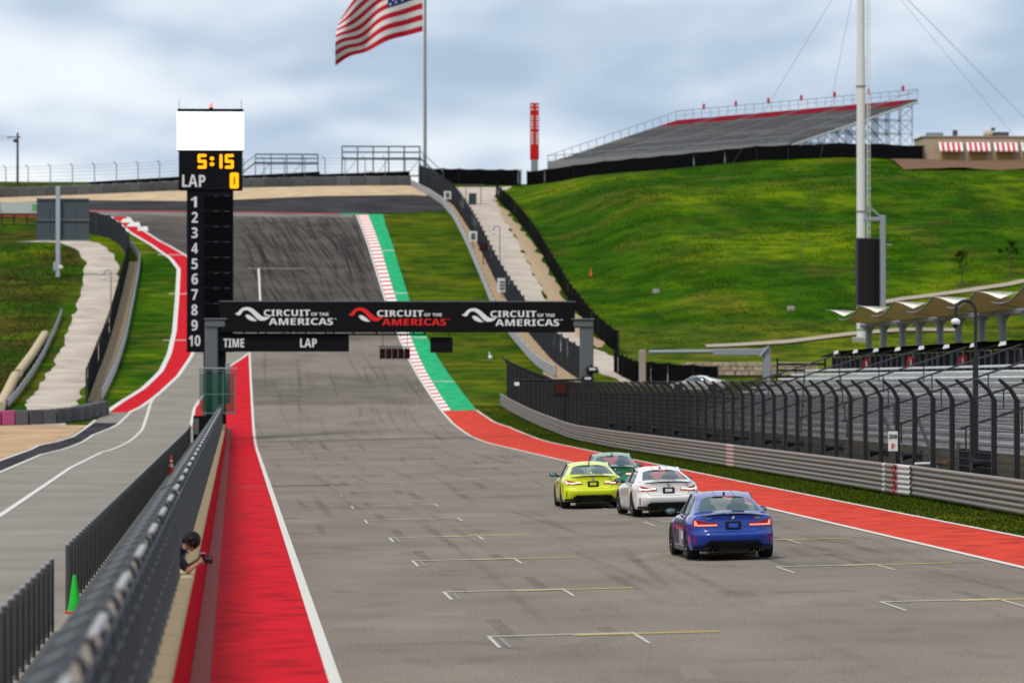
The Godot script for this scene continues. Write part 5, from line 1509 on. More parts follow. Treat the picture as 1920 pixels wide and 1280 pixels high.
func build_person() -> void:
	var skin := Color(0.36, 0.19, 0.12); var shirt := Color(0.010, 0.010, 0.012); var jeans := Color(0.02, 0.022, 0.03)
	var base := Vector3(-1.43, -0.07, -74.0)
	var t := thing("person", "person in a black shirt leaning over the pit wall with a camera", "person", base)
	var P := func(x: float, y: float, z: float) -> Vector3: return Vector3(x, y, z) - Vector3(-1.36, -0.07, 0.0)   # z: + towards the camera
	var m := mat("skin and clothes", Color.WHITE, 0.75); m.vertex_color_use_as_albedo = true
	var hipL: Vector3 = P.call(-1.36, 0.86, -0.10); var hipR: Vector3 = P.call(-1.36, 0.86, 0.10)
	var waist: Vector3 = P.call(-1.24, 1.0, 0.0); var chest: Vector3 = P.call(-0.93, 1.25, 0.0); var neck: Vector3 = P.call(-0.74, 1.375, 0.0); var headc: Vector3 = P.call(-0.60, 1.50, 0.02)
	var shL: Vector3 = P.call(-0.82, 1.30, -0.185); var shR: Vector3 = P.call(-0.82, 1.30, 0.185)
	var elL: Vector3 = P.call(-0.70, 1.085, -0.26); var elR: Vector3 = P.call(-0.64, 1.075, 0.26)
	var wrL: Vector3 = P.call(-0.53, 1.205, -0.11); var wrR: Vector3 = P.call(-0.48, 1.19, 0.13)
	var bones := [
		[hipL, waist, 0.13, 0.13, shirt], [hipR, waist, 0.13, 0.13, shirt], [hipL, hipR, 0.125, 0.125, jeans],
		[waist, chest, 0.145, 0.165, shirt], [shL, shR, 0.085, 0.085, shirt], [chest, neck, 0.13, 0.065, shirt],
		[neck, P.call(-0.665, 1.44, 0.01), 0.056, 0.056, skin],
		[shL, shL.lerp(elL, 0.75), 0.072, 0.062, shirt], [shR, shR.lerp(elR, 0.75), 0.072, 0.064, shirt],
		[shL.lerp(elL, 0.75), elL, 0.048, 0.042, skin], [shR.lerp(elR, 0.75), elR, 0.050, 0.044, skin],
		[elL, wrL, 0.043, 0.028, skin], [elR, wrR, 0.046, 0.029, skin]]
	for s in [-1.0, 1.0]:
		var kn: Vector3 = P.call(-1.30, 0.46, 0.11 * s); var an: Vector3 = P.call(-1.40, 0.02, 0.12 * s)
		bones.append([hipL if s < 0.0 else hipR, kn, 0.095, 0.062, jeans]); bones.append([kn, an, 0.062, 0.042, jeans]); bones.append([an, an + Vector3(0.17, -0.03, 0), 0.045, 0.035, Color(0.03, 0.03, 0.03)])
	var body := net(bones, 0.022, 0.03)
	# head: skull, jaw, nose, ear, brow; looking right and down
	var fw := Vector3(0.86, -0.50, 0.10).normalized(); var up := Vector3(0.48, 0.86, 0.05).normalized(); var sd := fw.cross(up)
	var hb := [
		[headc - fw * 0.03 + up * 0.025, headc + fw * 0.02 + up * 0.03, 0.093, 0.088, skin], [headc + fw * 0.03 - up * 0.05, headc + fw * 0.055 - up * 0.085, 0.058, 0.036, skin],
		[headc + fw * 0.095 + up * 0.005, headc + fw * 0.113 - up * 0.028, 0.010, 0.014, skin], [headc + fw * 0.085 + up * 0.03 - sd * 0.03, headc + fw * 0.085 + up * 0.03 + sd * 0.03, 0.016, 0.016, skin],
		[headc + fw * 0.082 - up * 0.060 - sd * 0.018, headc + fw * 0.082 - up * 0.060 + sd * 0.018, 0.010, 0.010, Color(0.30, 0.11, 0.08)],
		[headc + fw * 0.086 + up * 0.008 - sd * 0.033, headc + fw * 0.088 + up * 0.008 - sd * 0.027, 0.011, 0.011, Color(0.02, 0.015, 0.012)], [headc + fw * 0.086 + up * 0.008 + sd * 0.033, headc + fw * 0.088 + up * 0.008 + sd * 0.027, 0.011, 0.011, Color(0.02, 0.015, 0.012)],
		[headc - sd * 0.092 - up * 0.02, headc - sd * 0.094 + up * 0.015, 0.016, 0.018, skin], [headc + sd * 0.092 - up * 0.02, headc + sd * 0.094 + up * 0.015, 0.016, 0.018, skin],
		[headc - up * 0.06 - fw * 0.03, P.call(-0.675, 1.43, 0.01), 0.058, 0.056, skin]]
	join(body, net(hb, 0.008, 0.02))
	join(body, hand(wrL, Vector3(0.8, 0.05, 0.45), Vector3(0.3, -0.2, 0.9), Vector3(0.1, 1.0, 0.0), 1.0, skin))
	join(body, hand(wrR, Vector3(0.65, 0.25, -0.55), Vector3(0.2, 0.0, -1.0), Vector3(-0.2, 1.0, -0.1), 1.1, skin))
	part(t, "body", body, m)
	var hair := []
	rng.seed = 5
	for k in 170:
		var a := rng.randf() * TAU; var e := rng.randf_range(-0.55, 1.5)
		var dirn := (up * sin(e) + (sd * sin(a) - fw * cos(a)) * cos(e)).normalized()
		if dirn.dot(fw) > 0.80 and dirn.dot(up) < -0.05: continue
		var c := headc + up * 0.03 - fw * 0.01 + dirn * 0.108
		hair.append([c, c + (dirn * 0.4 - up * 0.5 + sd * rng.randf_range(-0.4, 0.4)).normalized() * rng.randf_range(0.02, 0.045), 0.034, 0.018, Color(1, 1, 1)])
	part(t, "hair", net(hair, 0.0085, 0.012), mat("dark hair", lin(0.008, 0.006, 0.005), 0.55))
	var lan := MB.new(); lan.tube([P.call(-0.80, 1.42, 0.075), P.call(-0.70, 1.385, 0.09), P.call(-0.63, 1.33, 0.06)], 0.011, 5)
	part(t, "lanyard", lan, mat("blue lanyard", lin(0.03, 0.03, 0.25), 0.6))
	# the camera
	var c := thing("camera", "black camera held over the pit wall by the person in black", "camera", base + P.call(-0.415, 1.225, 0.015))
	var bk := mat("camera black", lin(0.012, 0.012, 0.016), 0.4)
	part(c, "camera_body", boxm(Vector3(0.08, 0.10, 0.145), 0.015), bk)
	part(c, "viewfinder", boxm(Vector3(0.07, 0.045, 0.06), 0.012), bk, Vector3(0, 0.07, 0))
	var lm := MB.new(); lm.lathe(Vector3(0.04, -0.005, 0), Basis(Vector3(0, 0, 1), Vector3(1, -0.12, 0).normalized(), Vector3(0, 1, 0)), [[0.04, 0.0], [0.042, 0.09], [0.036, 0.10], [0.034, 0.085], [0.0, 0.085]], 16)
	part(c, "lens", lm, bk)
	part(c, "top_screen", boxm(Vector3(0.09, 0.012, 0.12), 0.004), mat("camera screen", lin(0.30, 0.30, 0.42), 0.15), Vector3(-0.01, 0.105, 0))
	var strap := MB.new(); strap.tube([Vector3(0.03, 0.06, 0.075), Vector3(0.12, 0.06, 0.09), Vector3(0.15, 0.0, 0.09), Vector3(0.10, -0.03, 0.08), Vector3(0.04, -0.02, 0.078)], 0.005, 5)
	part(c, "strap", strap, mat("strap red", lin(0.05, 0.006, 0.01), 0.7))

# ---------------------------------------------------------------- the low grandstand beside the straight
func build_grandstand() -> void:
	var alu := grain(mat("bench aluminium", lin(0.72, 0.73, 0.76), 0.5, 0.1), grit, 1.2)
	var steel := mat("stand steel", lin(0.22, 0.225, 0.24), 0.7)
	var t := thing("grandstand", "low grandstand of silver bench rows behind the tall debris fence", "grandstand")
	var rows := 13
	for r in rows:
		var x := 23.15 + r * 0.745; var y := 1.85 + r * 0.238
		part(t, "tread", boxm(Vector3(0.70, 0.05, 156.0)), alu, V(x + 0.25, y - 0.36, 190.0))
		part(t, "riser", boxm(Vector3(0.03, 0.12, 156.0)), alu, V(x + 0.62, y - 0.24, 190.0))
		# benches between the aisles
		var d := 268.0
		var k := 0
		while d > 113.0:
			var L := 6.4 if k % 3 != 2 else 1.5
			if r == rows - 1 and k % 3 == 2: L = 1.5
			part(t, "bench", boxm(Vector3(0.36, 0.10, L - 0.25), 0.02), alu, V(x, y - 0.02, d - L * 0.5))
			d -= L + (0.35 if k % 3 != 1 else 1.5)
			k += 1
	# aisle handrails
	var hr := mat("handrail dark", lin(0.035, 0.035, 0.04), 0.5, 0.4)
	var d := 255.0
	while d > 120.0:
		var m := MB.new()
		m.tube([V(23.0, 2.5, d), V(32.3, 5.55, d)], 0.04, 6)
		for k in 6: m.cyl(V(23.2 + k * 1.8, 1.7 + k * 0.58, d), V(23.2 + k * 1.8, 2.56 + k * 0.59, d), 0.03, 0.03, 5)
		part(t, "handrail", m, hr)
		d -= 14.8
	# posts carrying it
	d = 266.0
	while d > 114.0:
		part(t, "support", boxm(Vector3(0.14, 1.5, 0.14)), steel, V(24.6, 0.9, d)); part(t, "support", boxm(Vector3(0.14, 3.0, 0.14)), steel, V(29.5, 1.75, d))
		d -= 4.6
	# front wall in sand-coloured panels
	var wm := grain(mat("sand concrete", lin(0.42, 0.36, 0.28), 0.9), noise_tex(0.04, Color(0.68, 0.66, 0.62), Color(1, 1, 1), 71, 5), 0.5)
	var w := thing("stand_wall", "sand-coloured concrete panel wall under the low grandstand benches", "wall")
	d = 110.0
	while d < 300.0:
		if not (d > 141.0 and d < 149.0): part(w, "panel", boxm(Vector3(0.2, 1.5, 3.94), 0.015), wm, V(22.62, 0.43 + 0.72, d + 2.0))
		d += 4.0
	var gt := thing("service_gate", "dark steel gate in the sand-coloured wall under the grandstand", "gate")
	part(gt, "leaf", boxm(Vector3(0.06, 1.5, 3.3)), mat("gate dark", lin(0.012, 0.014, 0.018), 0.6), V(22.6, 1.18, 147.0))
	part(gt, "leaf", boxm(Vector3(0.06, 1.5, 3.3)), mat("gate dark", Color.BLACK), V(22.6, 1.18, 143.4))
	for q in [145.2, 148.7, 141.7]: part(gt, "frame_post", boxm(Vector3(0.12, 1.7, 0.12)), steel, V(22.55, 1.25, q))
	# hospitality boxes along the top row
	var blackp := grain(mat("black mesh panel", lin(0.018, 0.020, 0.024), 0.7), grit, 2.0)
	var frame := mat("box frame", lin(0.20, 0.20, 0.215), 0.5, 0.4)
	var roofm := grain(mat("black shade roof", lin(0.016, 0.016, 0.018), 0.75), grit, 1.0)
	var whitef := mat("white roof flash", lin(0.72, 0.72, 0.72), 0.6)
	var first: Node3D = null
	for k in 10:
		var d1 := 265.0 - k * 8.05        # far end
		var p: Node3D
		if first == null:
			p = thing("hospitality_box", "black-screened hospitality box with slanted roof above the grandstand benches", "spectator box", V(33.2, 4.55, d1), "row of boxes above the grandstand")
			first = p
			part(p, "screen", boxm(Vector3(0.06, 0.78, 7.9)), blackp, Vector3(0, 0.44, 4.0))
			for q in [0.1, 2.0, 4.0, 4.45, 6.2, 7.85]: part(p, "frame_post", boxm(Vector3(0.10, 0.98, 0.09)), frame, Vector3(-0.05, 0.45, q))
			var m := MB.new()
			var a := Vector3(-0.7, 0.92, 0.0); var b := Vector3(-0.7, 1.16, 8.0); var c := Vector3(2.4, 1.42, 8.0); var e := Vector3(2.4, 1.10, 0.0)
			m.quad(a, b, c, e); m.quad(e + Vector3(0, -0.06, 0), c + Vector3(0, -0.06, 0), b + Vector3(0, -0.06, 0), a + Vector3(0, -0.06, 0))
			m.quad(a + Vector3(0, -0.06, 0), b + Vector3(0, -0.06, 0), b, a)
			part(p, "roof", m, roofm)
			var f := MB.new(); f.quad(Vector3(-0.74, 0.99, 5.9), Vector3(-0.74, 1.04, 8.0), Vector3(-0.74, 1.20, 8.0), Vector3(-0.74, 1.18, 6.4))
			part(p, "roof_flash", f, whitef)
			part(p, "back_wall", boxm(Vector3(0.1, 0.9, 8.0)), blackp, Vector3(2.2, 0.5, 4.0))
		else:
			p = first.duplicate(); p.name = numbered("hospitality_box"); add_child(p); p.position = V(33.2, 4.55, d1)
	var rs := mat("round sign red", lin(0.50, 0.03, 0.03), 0.55)
	for q in [249.5, 233.0, 216.2]:
		var s := thing("round_sign", "round red sign with a white figure on the black hospitality boxes", "sign", V(33.05, 4.98, q), "round signs on the boxes")
		s.rotation.y = -0.35
		var m := MB.new(); m.lathe(Vector3.ZERO, Basis(Vector3(0, 1, 0), Vector3(-0.45, 0, 0.9).normalized(), Vector3(0.9, 0, 0.45).normalized()), [[0.30, 0.0], [0.30, 0.03], [0.0, 0.031]], 20)
		part(s, "disc", m, rs)
		var n := MB.new(); n.box(Vector3(-0.03, 0, 0.04), Vector3(0.10, 0.28, 0.03), Basis(Vector3.UP, -0.46))
		part(s, "figure", n, whitef)
	# black rail fence at the end of the stand
	var rf := thing("rail_fence", "short black rail fence at the uphill end of the grandstand", "fence")
	for x in [30.5, 33.2]: part(rf, "post", boxm(Vector3(0.10, 1.3, 0.10)), blackp, V(x, 4.75, 268.8))
	for y in [4.7, 5.05]: part(rf, "rail", boxm(Vector3(2.8, 0.12, 0.06)), blackp, V(31.85, y, 268.8))
	var sr := MB.new(); sr.tube([V(28.8, 3.9, 272.0), V(31.0, 4.55, 272.0), V(31.0, 3.4, 272.0)], 0.04, 5)
	part(rf, "stair_rail", sr, blackp)
	for k in 6: part(rf, "baluster", boxm(Vector3(0.05, 0.8, 0.05)), blackp, V(29.0 + k * 0.4, 3.6 + k * 0.11, 272.0))
	part(rf, "stair_base", boxm(Vector3(3.0, 3.2, 1.2)), steel, V(30.2, 1.9, 272.0))

	# ---- tensile canopies behind
	var fab := mat("canopy fabric", lin(0.52, 0.38, 0.22), 0.8)
	fab.backlight_enabled = true; fab.backlight = lin(0.10, 0.065, 0.03)
	var post := mat("canopy post", lin(0.24, 0.25, 0.28), 0.5, 0.3)
	var c0: Node3D = null
	for k in 7:
		var d1 := 299.0 - k * 15.0
		var at := V(37.0, 7.75, d1)
		if c0 == null:
			c0 = thing("canopy", "cream tensile canopy sail on grey posts behind the grandstand", "canopy", at, "canopy sails behind the grandstand")
			var m := MB.new(); var rows2 := []; var rim := MB.new()
			var F0 := Vector3(0.3, 0.20, 4.0); var F1 := Vector3(0.1, 0.84, 15.4); var B0 := Vector3(4.6, -0.05, 3.0); var B1 := Vector3(4.9, -0.22, 15.0)
			for i in 13:
				var row := PackedVector3Array(); var s := i / 12.0
				for j in 21:
					var q := j / 20.0
					var p := F0.lerp(F1, q).lerp(B0.lerp(B1, q), s)
					p.y -= 0.35 * sin(PI * q) * (1.0 - s) + 0.25 * sin(PI * s) * (1.0 - q) * 0.6
					row.append(p)
				rows2.append(row)
			m.grid(rows2); part(c0, "sail", m, fab)
			var fl := MB.new(); var fr := []
			for i in 9:
				var s := i / 8.0; var row := PackedVector3Array()
				var a := Vector3(-0.1, 0.86, 0.0).lerp(Vector3(0.45, 0.60, 10.5), s)
				var b := Vector3(-0.1, 0.86, 0.0).lerp(Vector3(0.15, 0.32, 7.4), minf(s * 1.15, 1.0)) if s < 0.87 else Vector3(0.15, 0.32, 7.4).lerp(Vector3(0.45, 0.60, 10.5), (s - 0.87) / 0.13)
				b.y += 0.10 * sin(PI * minf(s * 1.15, 1.0))
				for j in 5: row.append(a.lerp(b, j / 4.0) + Vector3(0.12 * sin(PI * j / 4.0), 0, 0))
				fr.append(row)
			fl.grid(fr); part(c0, "front_flap", fl, mat("white sail cloth", lin(0.78, 0.76, 0.70), 0.7))
			var e1 := []; var e2 := []; var e3 := []
			for j in 21: e1.append(rows2[0][j])
			for i in 13: e2.append(rows2[i][0])
			rim.tube(e1, 0.04, 6); rim.tube(e2, 0.04, 6)
			part(c0, "edge_beam", rim, post)
			part(c0, "girder", boxm(Vector3(0.25, 0.28, 15.4), 0.04), post, Vector3(2.2, -0.18, 8.0))
			for q in [3.8, 10.6]:
				var pm := MB.new(); pm.cyl(Vector3(2.2, -7.0, q), Vector3(2.2, -0.6, q), 0.20, 0.20, 12); pm.cyl(Vector3(2.2, -0.6, q), Vector3(2.2, -0.2, q), 0.20, 0.45, 12)
				part(c0, "post", pm, post)
		else:
			var c := c0.duplicate(); c.name = numbered("canopy"); add_child(c); c.position = at

# ---------------------------------------------------------------- mast, video screen, gates and small things on the right
func build_right_side() -> void:
	var white := grain(mat("white mast paint", lin(0.82, 0.82, 0.80), 0.5), grit, 0.3)
	var grey := grain(mat("screen post grey", lin(0.36, 0.38, 0.43), 0.5, 0.2), grit, 0.5)
	var mb := hh(59.4, 453.0)
	var t := thing("mast", "tall white stayed mast standing below the green hill", "mast", V(59.4, mb, 453.0))
	var m := MB.new()
	m.cyl(Vector3(0, -0.4, 0), Vector3(0, 27.0, 0), 0.43, 0.40, 18); m.cyl(Vector3(0, 27.0, 0), Vector3(0, 52.0, 0), 0.37, 0.28, 18)
	part(t, "tube", m, white)
	for y in [12.2, 24.1, 1.0]: part(t, "collar", cylm(0.47, 0.14, 18), mat("mast collar", lin(0.22, 0.22, 0.21), 0.5, 0.4), Vector3(0, y, 0))
	var tr := MB.new(); tr.box(Vector3(0.62, 26.0, 0.0), Vector3(0.10, 34.0, 0.10)); tr.box(Vector3(0.86, 26.0, 0.0), Vector3(0.05, 34.0, 0.10))
	part(t, "cable_ladder", tr, white)
	for k in 48: part(t, "ladder_rung", boxm(Vector3(0.24, 0.06, 0.06)), white, Vector3(0.74, 9.6 + k * 0.7, 0))
	part(t, "footing", boxm(Vector3(1.6, 0.6, 1.6), 0.08), grain(mat("footing concrete", lin(0.38, 0.37, 0.35), 0.9), grit, 1.0), Vector3(0, 0.05, 0))
	var wire := mat("stay wire", lin(0.24, 0.28, 0.33), 0.5, 0.2)
	for q in [[44.0, 500.0], [55.6, 478.0], [100.0, 560.0], [92.0, 424.0], [96.0, 452.0]]:
		part(t, "stay", bar(Vector3(0, 41.0 - mb + 4.0, 0), G(q[0], q[1], 0.2) - t.position, 0.016, 5), wire)
		part(t, "anchor", boxm(Vector3(0.7, 0.5, 0.7), 0.05), mat("footing concrete", Color.WHITE), G(q[0], q[1], 0.1) - t.position)
	# video screen on its own post
	var s := thing("video_screen", "dark upright video screen on a grey post beside the white mast", "video screen")
	part(s, "post", boxm(Vector3(0.50, 13.4, 0.5), 0.06), grey, V(59.72, hh(59.7, 440.0) + 6.4, 440.0))
	part(s, "panel", boxm(Vector3(2.75, 6.4, 0.35), 0.03), mat("screen case", lin(0.05, 0.05, 0.055), 0.5), V(58.35, 14.2, 440.0), Basis(Vector3.UP, 0.55))
	part(s, "display", boxm(Vector3(2.6, 6.2, 0.03)), mat("dark display", lin(0.016, 0.013, 0.013), 0.45), V(58.35, 14.2, 440.0) + Vector3(sin(0.55), 0, cos(0.55)) * 0.19, Basis(Vector3.UP, 0.55))
	part(s, "top_beam", boxm(Vector3(2.0, 0.36, 0.4), 0.04), grey, V(58.95, 19.15, 440.2))
	var tb := MB.new(); tb.tube([V(58.3, 19.3, 440.2), V(58.35, 20.4, 440.2), V(59.6, 19.3, 440.2)], 0.10, 6)
	part(s, "top_strut", tb, grey)
	for y in [16.8, 10.3]: part(s, "arm", boxm(Vector3(0.9, 0.12, 0.12)), grey, V(60.15, y, 440.0))
	# overhead gate beam
	var gp := mat("gate beam grey", lin(0.26, 0.27, 0.30), 0.5, 0.2)
	var g := thing("gate_beam", "grey overhead gate beam on a post behind the debris fence", "gate")
	part(g, "post", boxm(Vector3(0.62, 3.9, 0.6), 0.05), gp, V(43.6, 4.95, 392.0))
	part(g, "box_beam", boxm(Vector3(4.3, 0.55, 0.6), 0.05), gp, V(41.3, 6.55, 392.0))
	part(g, "pipe_beam", bar(V(33.9, 6.55, 392.0), V(39.2, 6.60, 392.0), 0.17, 10), gp)
	var br := MB.new(); br.tube([V(43.0, 6.2, 391.6), V(43.75, 7.05, 391.6)], 0.10, 6)
	part(g, "brace", br, gp)
	part(g, "pillar", boxm(Vector3(0.55, 3.0, 0.5), 0.04), grain(mat("pinkish pillar", lin(0.42, 0.33, 0.29), 0.8), grit, 1.0), V(33.7, hh(33.7, 396.0) + 1.5, 396.0))
	# stone retaining wall: coursed blocks
	var st := thing("stone_wall", "low pale stone retaining wall below the hill path", "wall")
	var tones := []
	for q in [[0.46, 0.37, 0.27], [0.38, 0.31, 0.23], [0.52, 0.42, 0.31], [0.42, 0.32, 0.22]]:
		tones.append(grain(mat("stone " + str(q), lin(q[0], q[1], q[2]), 0.9), grit, 1.2))
	rng.seed = 12
	for r in 3:
		var x := 38.2 + r * 0.23
		while x < 49.5:
			var w := rng.randf_range(0.5, 0.95)
			part(st, "stone", boxm(Vector3(snappedf(w, 0.15) - 0.04, 0.36, 0.42), 0.04), tones[rng.randi() % 4], V(x + w / 2, 4.85 + r * 0.385, 410.0 + rng.randf_range(-0.05, 0.05)))
			x += snappedf(w, 0.15)
	part(st, "core", boxm(Vector3(11.2, 1.2, 0.5)), tones[1], V(43.9, 5.1, 410.5))
	# black panel fences near the access gate
	var cloth := grain(mat("black fence cloth", lin(0.010, 0.010, 0.012), 0.9), noise_tex(0.05, Color(0.55, 0.55, 0.55), Color(1, 1, 1), 73, 4), 0.5)
	cloth_fence("black cloth fence running down past the gate pillar to the stone wall", [[32.9, 416.0], [33.4, 400.0], [35.8, 396.0], [39.5, 392.0]], 1.9, cloth, 3.0)
	cloth_fence("long black cloth fence climbing the hill beside the access road", [[35.2, 440.0], [34.9, 446.0], [34.7, 466.0], [34.75, 495.0], [35.2, 537.0], [35.6, 572.0], [35.85, 620.0], [35.7, 656.0]], 2.05, cloth, 6.0)
	cloth_fence("black cloth fence across the top of the access road", [[28.5, 712.0], [33.0, 708.0], [38.8, 700.0], [40.8, 696.0], [41.0, 688.0]], 2.3, cloth, 4.0)
	cloth_fence("black cloth fence under the hilltop grandstand", [[42.0, 690.5], [44.5, 689.0], [60.0, 669.8], [75.3, 651.0], [82.0, 648.0], [92.5, 641.0]], 2.0, cloth, 6.0)
	var greyc := grain(mat("grey fence cloth", lin(0.050, 0.056, 0.068), 0.85), noise_tex(0.05, Color(0.6, 0.6, 0.6), Color(1, 1, 1), 74, 4), 0.5)
	cloth_fence("tall grey screened fence between the uphill guard rail and access road", [[29.3, 398.0], [28.55, 428.0], [28.3, 471.0], [28.3, 519.0], [28.75, 581.0], [29.05, 638.0], [28.0, 675.0], [27.0, 706.0]], 2.9, greyc, 6.0)
	cloth_fence("grey screened fence curving along the left gravel road", [[-11.7, 377.5], [-11.9, 414.0], [-11.9, 456.0], [-11.95, 501.0], [-11.95, 534.0], [-12.2, 550.0], [-13.4, 563.0], [-15.0, 575.0], [-18.5, 585.0], [-24.0, 590.0]], 2.7, greyc, 6.0)
	# roadside boards, boxes and poles on the right climb
	var bw := mat("sign white", Color.WHITE); var bk := mat("black plastic", Color.BLACK)
	for q in [[28.0, 503.0, 1.25, "white distance board on the grey screened fence, lowest of the three"], [27.9, 562.0, 0.95, "white distance board on the grey fence above the black signal box"], [28.35, 640.0, 0.8, "small white distance board on the grey fence near the hilltop"]]:
		var b := thing("distance_board", q[3], "sign", G(q[0], q[1], 0.55), "distance boards on the climb")
		part(b, "board", boxm(Vector3(0.95, q[2] + 0.25, 0.05)), bw, Vector3(0, 0.7, 0))
		for k in 3: part(b, "mark", boxm(Vector3(0.5, 0.22, 0.02)), mat("board mark", lin(0.10, 0.11, 0.14), 0.6), Vector3(0, 0.7 + (k - 1) * 0.34 * (q[2] / 1.25), 0.035))
		part(b, "leg", boxm(Vector3(0.08, 0.75, 0.08)), bk, Vector3(0, -0.2, 0))
	var sb := thing("signal_box", "small black signal box on a post beside the uphill guard rail", "signal", G(27.95, 540.0))
	part(sb, "box", boxm(Vector3(0.95, 0.85, 0.3), 0.03), bk, Vector3(0, 2.0, 0)); part(sb, "lens", boxm(Vector3(0.6, 0.5, 0.02)), mat("dark red lens", Color.BLACK), Vector3(0, 2.0, 0.17)); part(sb, "post", boxm(Vector3(0.1, 1.8, 0.1)), bk, Vector3(0, 0.9, 0))
	var sh := thing("marshal_shelter", "small marshal shelter with a flat roof on the upper access road", "shelter", G(31.4, 640.0))
	part(sh, "roof", boxm(Vector3(2.6, 0.12, 1.8)), mat("shelter brown", lin(0.10, 0.085, 0.07), 0.7), Vector3(0.4, 2.6, 0))
	for x in [-0.6, 1.4]: part(sh, "post", boxm(Vector3(0.09, 2.6, 0.09)), mat("shelter brown", Color.BLACK), Vector3(x, 1.3, 0))
	part(sh, "cabinet", boxm(Vector3(1.0, 1.5, 0.8), 0.04), mat("shelter green", lin(0.03, 0.06, 0.06), 0.6), Vector3(0.3, 0.75, 0))
	for q in [[30.1, 545.0, "thin crook-topped camera pole on the uphill access road", 1.0], [-12.6, 489.0, "thin crook-topped camera pole on the left gravel road", 1.0]]:
		var p := thing("camera_pole", q[2], "camera pole", G(q[0], q[1]))
		var pm := MB.new(); var pts := [Vector3.ZERO, Vector3(0, 3.6, 0)]
		for k in 7: pts.append(Vector3(-0.35 * q[3] + 0.35 * q[3] * cos(PI * k / 6.0), 3.6 + 0.35 * sin(PI * k / 6.0), 0))
		pts.append(Vector3(-0.70 * q[3], 3.3, 0)); pm.tube(pts, 0.07, 6)
		part(p, "crook", pm, grey)
		var dm := MB.new(); dm.ball(Vector3(-0.7 * q[3], 3.15, 0), Vector3(0.16, 0.18, 0.16), 6); part(p, "camera_dome", dm, mat("camera white", Color.WHITE))
	var bird := thing("drum", "white plastic drum with a raised flap on the grass by the right fence", "drum", G(23.0, 432.0))
	var bm := MB.new(); bm.lathe(Vector3.ZERO, Basis(), [[0.0, 0.0], [0.17, 0.02], [0.19, 0.2], [0.15, 0.34], [0.06, 0.38], [0.0, 0.38]], 12); part(bird, "body", bm, mat("camera white", Color.WHITE))
	part(bird, "flap", boxm(Vector3(0.10, 0.34, 0.05), 0.02), mat("camera white", Color.WHITE), Vector3(-0.08, 0.52, 0), Basis(Vector3(0, 0, 1), 0.15))

func cloth_fence(label: String, pts: Array, h: float, m: Material, step: float) -> void:
	var t := thing("screen_fence", label, "fence")
	var path := []
	for i in pts.size() - 1:
		var L := Vector2(pts[i + 1][0] - pts[i][0], pts[i + 1][1] - pts[i][1]).length()
		var n := maxi(1, int(round(L / step)))
		for k in n: path.append([lerpf(pts[i][0], pts[i + 1][0], float(k) / n), lerpf(pts[i][1], pts[i + 1][1], float(k) / n)])
	path.append(pts[-1])
	var pm := mat("fence post steel", Color.BLACK)
	for i in path.size():
		var a := G(path[i][0], path[i][1])
		part(t, "post", boxm(Vector3(0.10, h + 0.5, 0.10)), pm, a + Vector3(0.08, h * 0.5 - 0.15, 0))
		if i + 1 < path.size():
			var b := G(path[i + 1][0], path[i + 1][1])
			var rows := []
			for k in 4:
				var row := PackedVector3Array()
				for j in 7:
					var q := j / 6.0
					var sag := -0.10 * sin(PI * q) * (k / 3.0)
					var bow := 0.06 * sin(PI * k / 3.0) * sin(PI * q * 2.0 + i)
					row.append(a.lerp(b, q) + Vector3(bow, -0.25 + k / 3.0 * (h + 0.25) + sag, 0))
				rows.append(row)
			var s := MB.new(); s.grid(rows)
			part(t, "cloth", s, m)

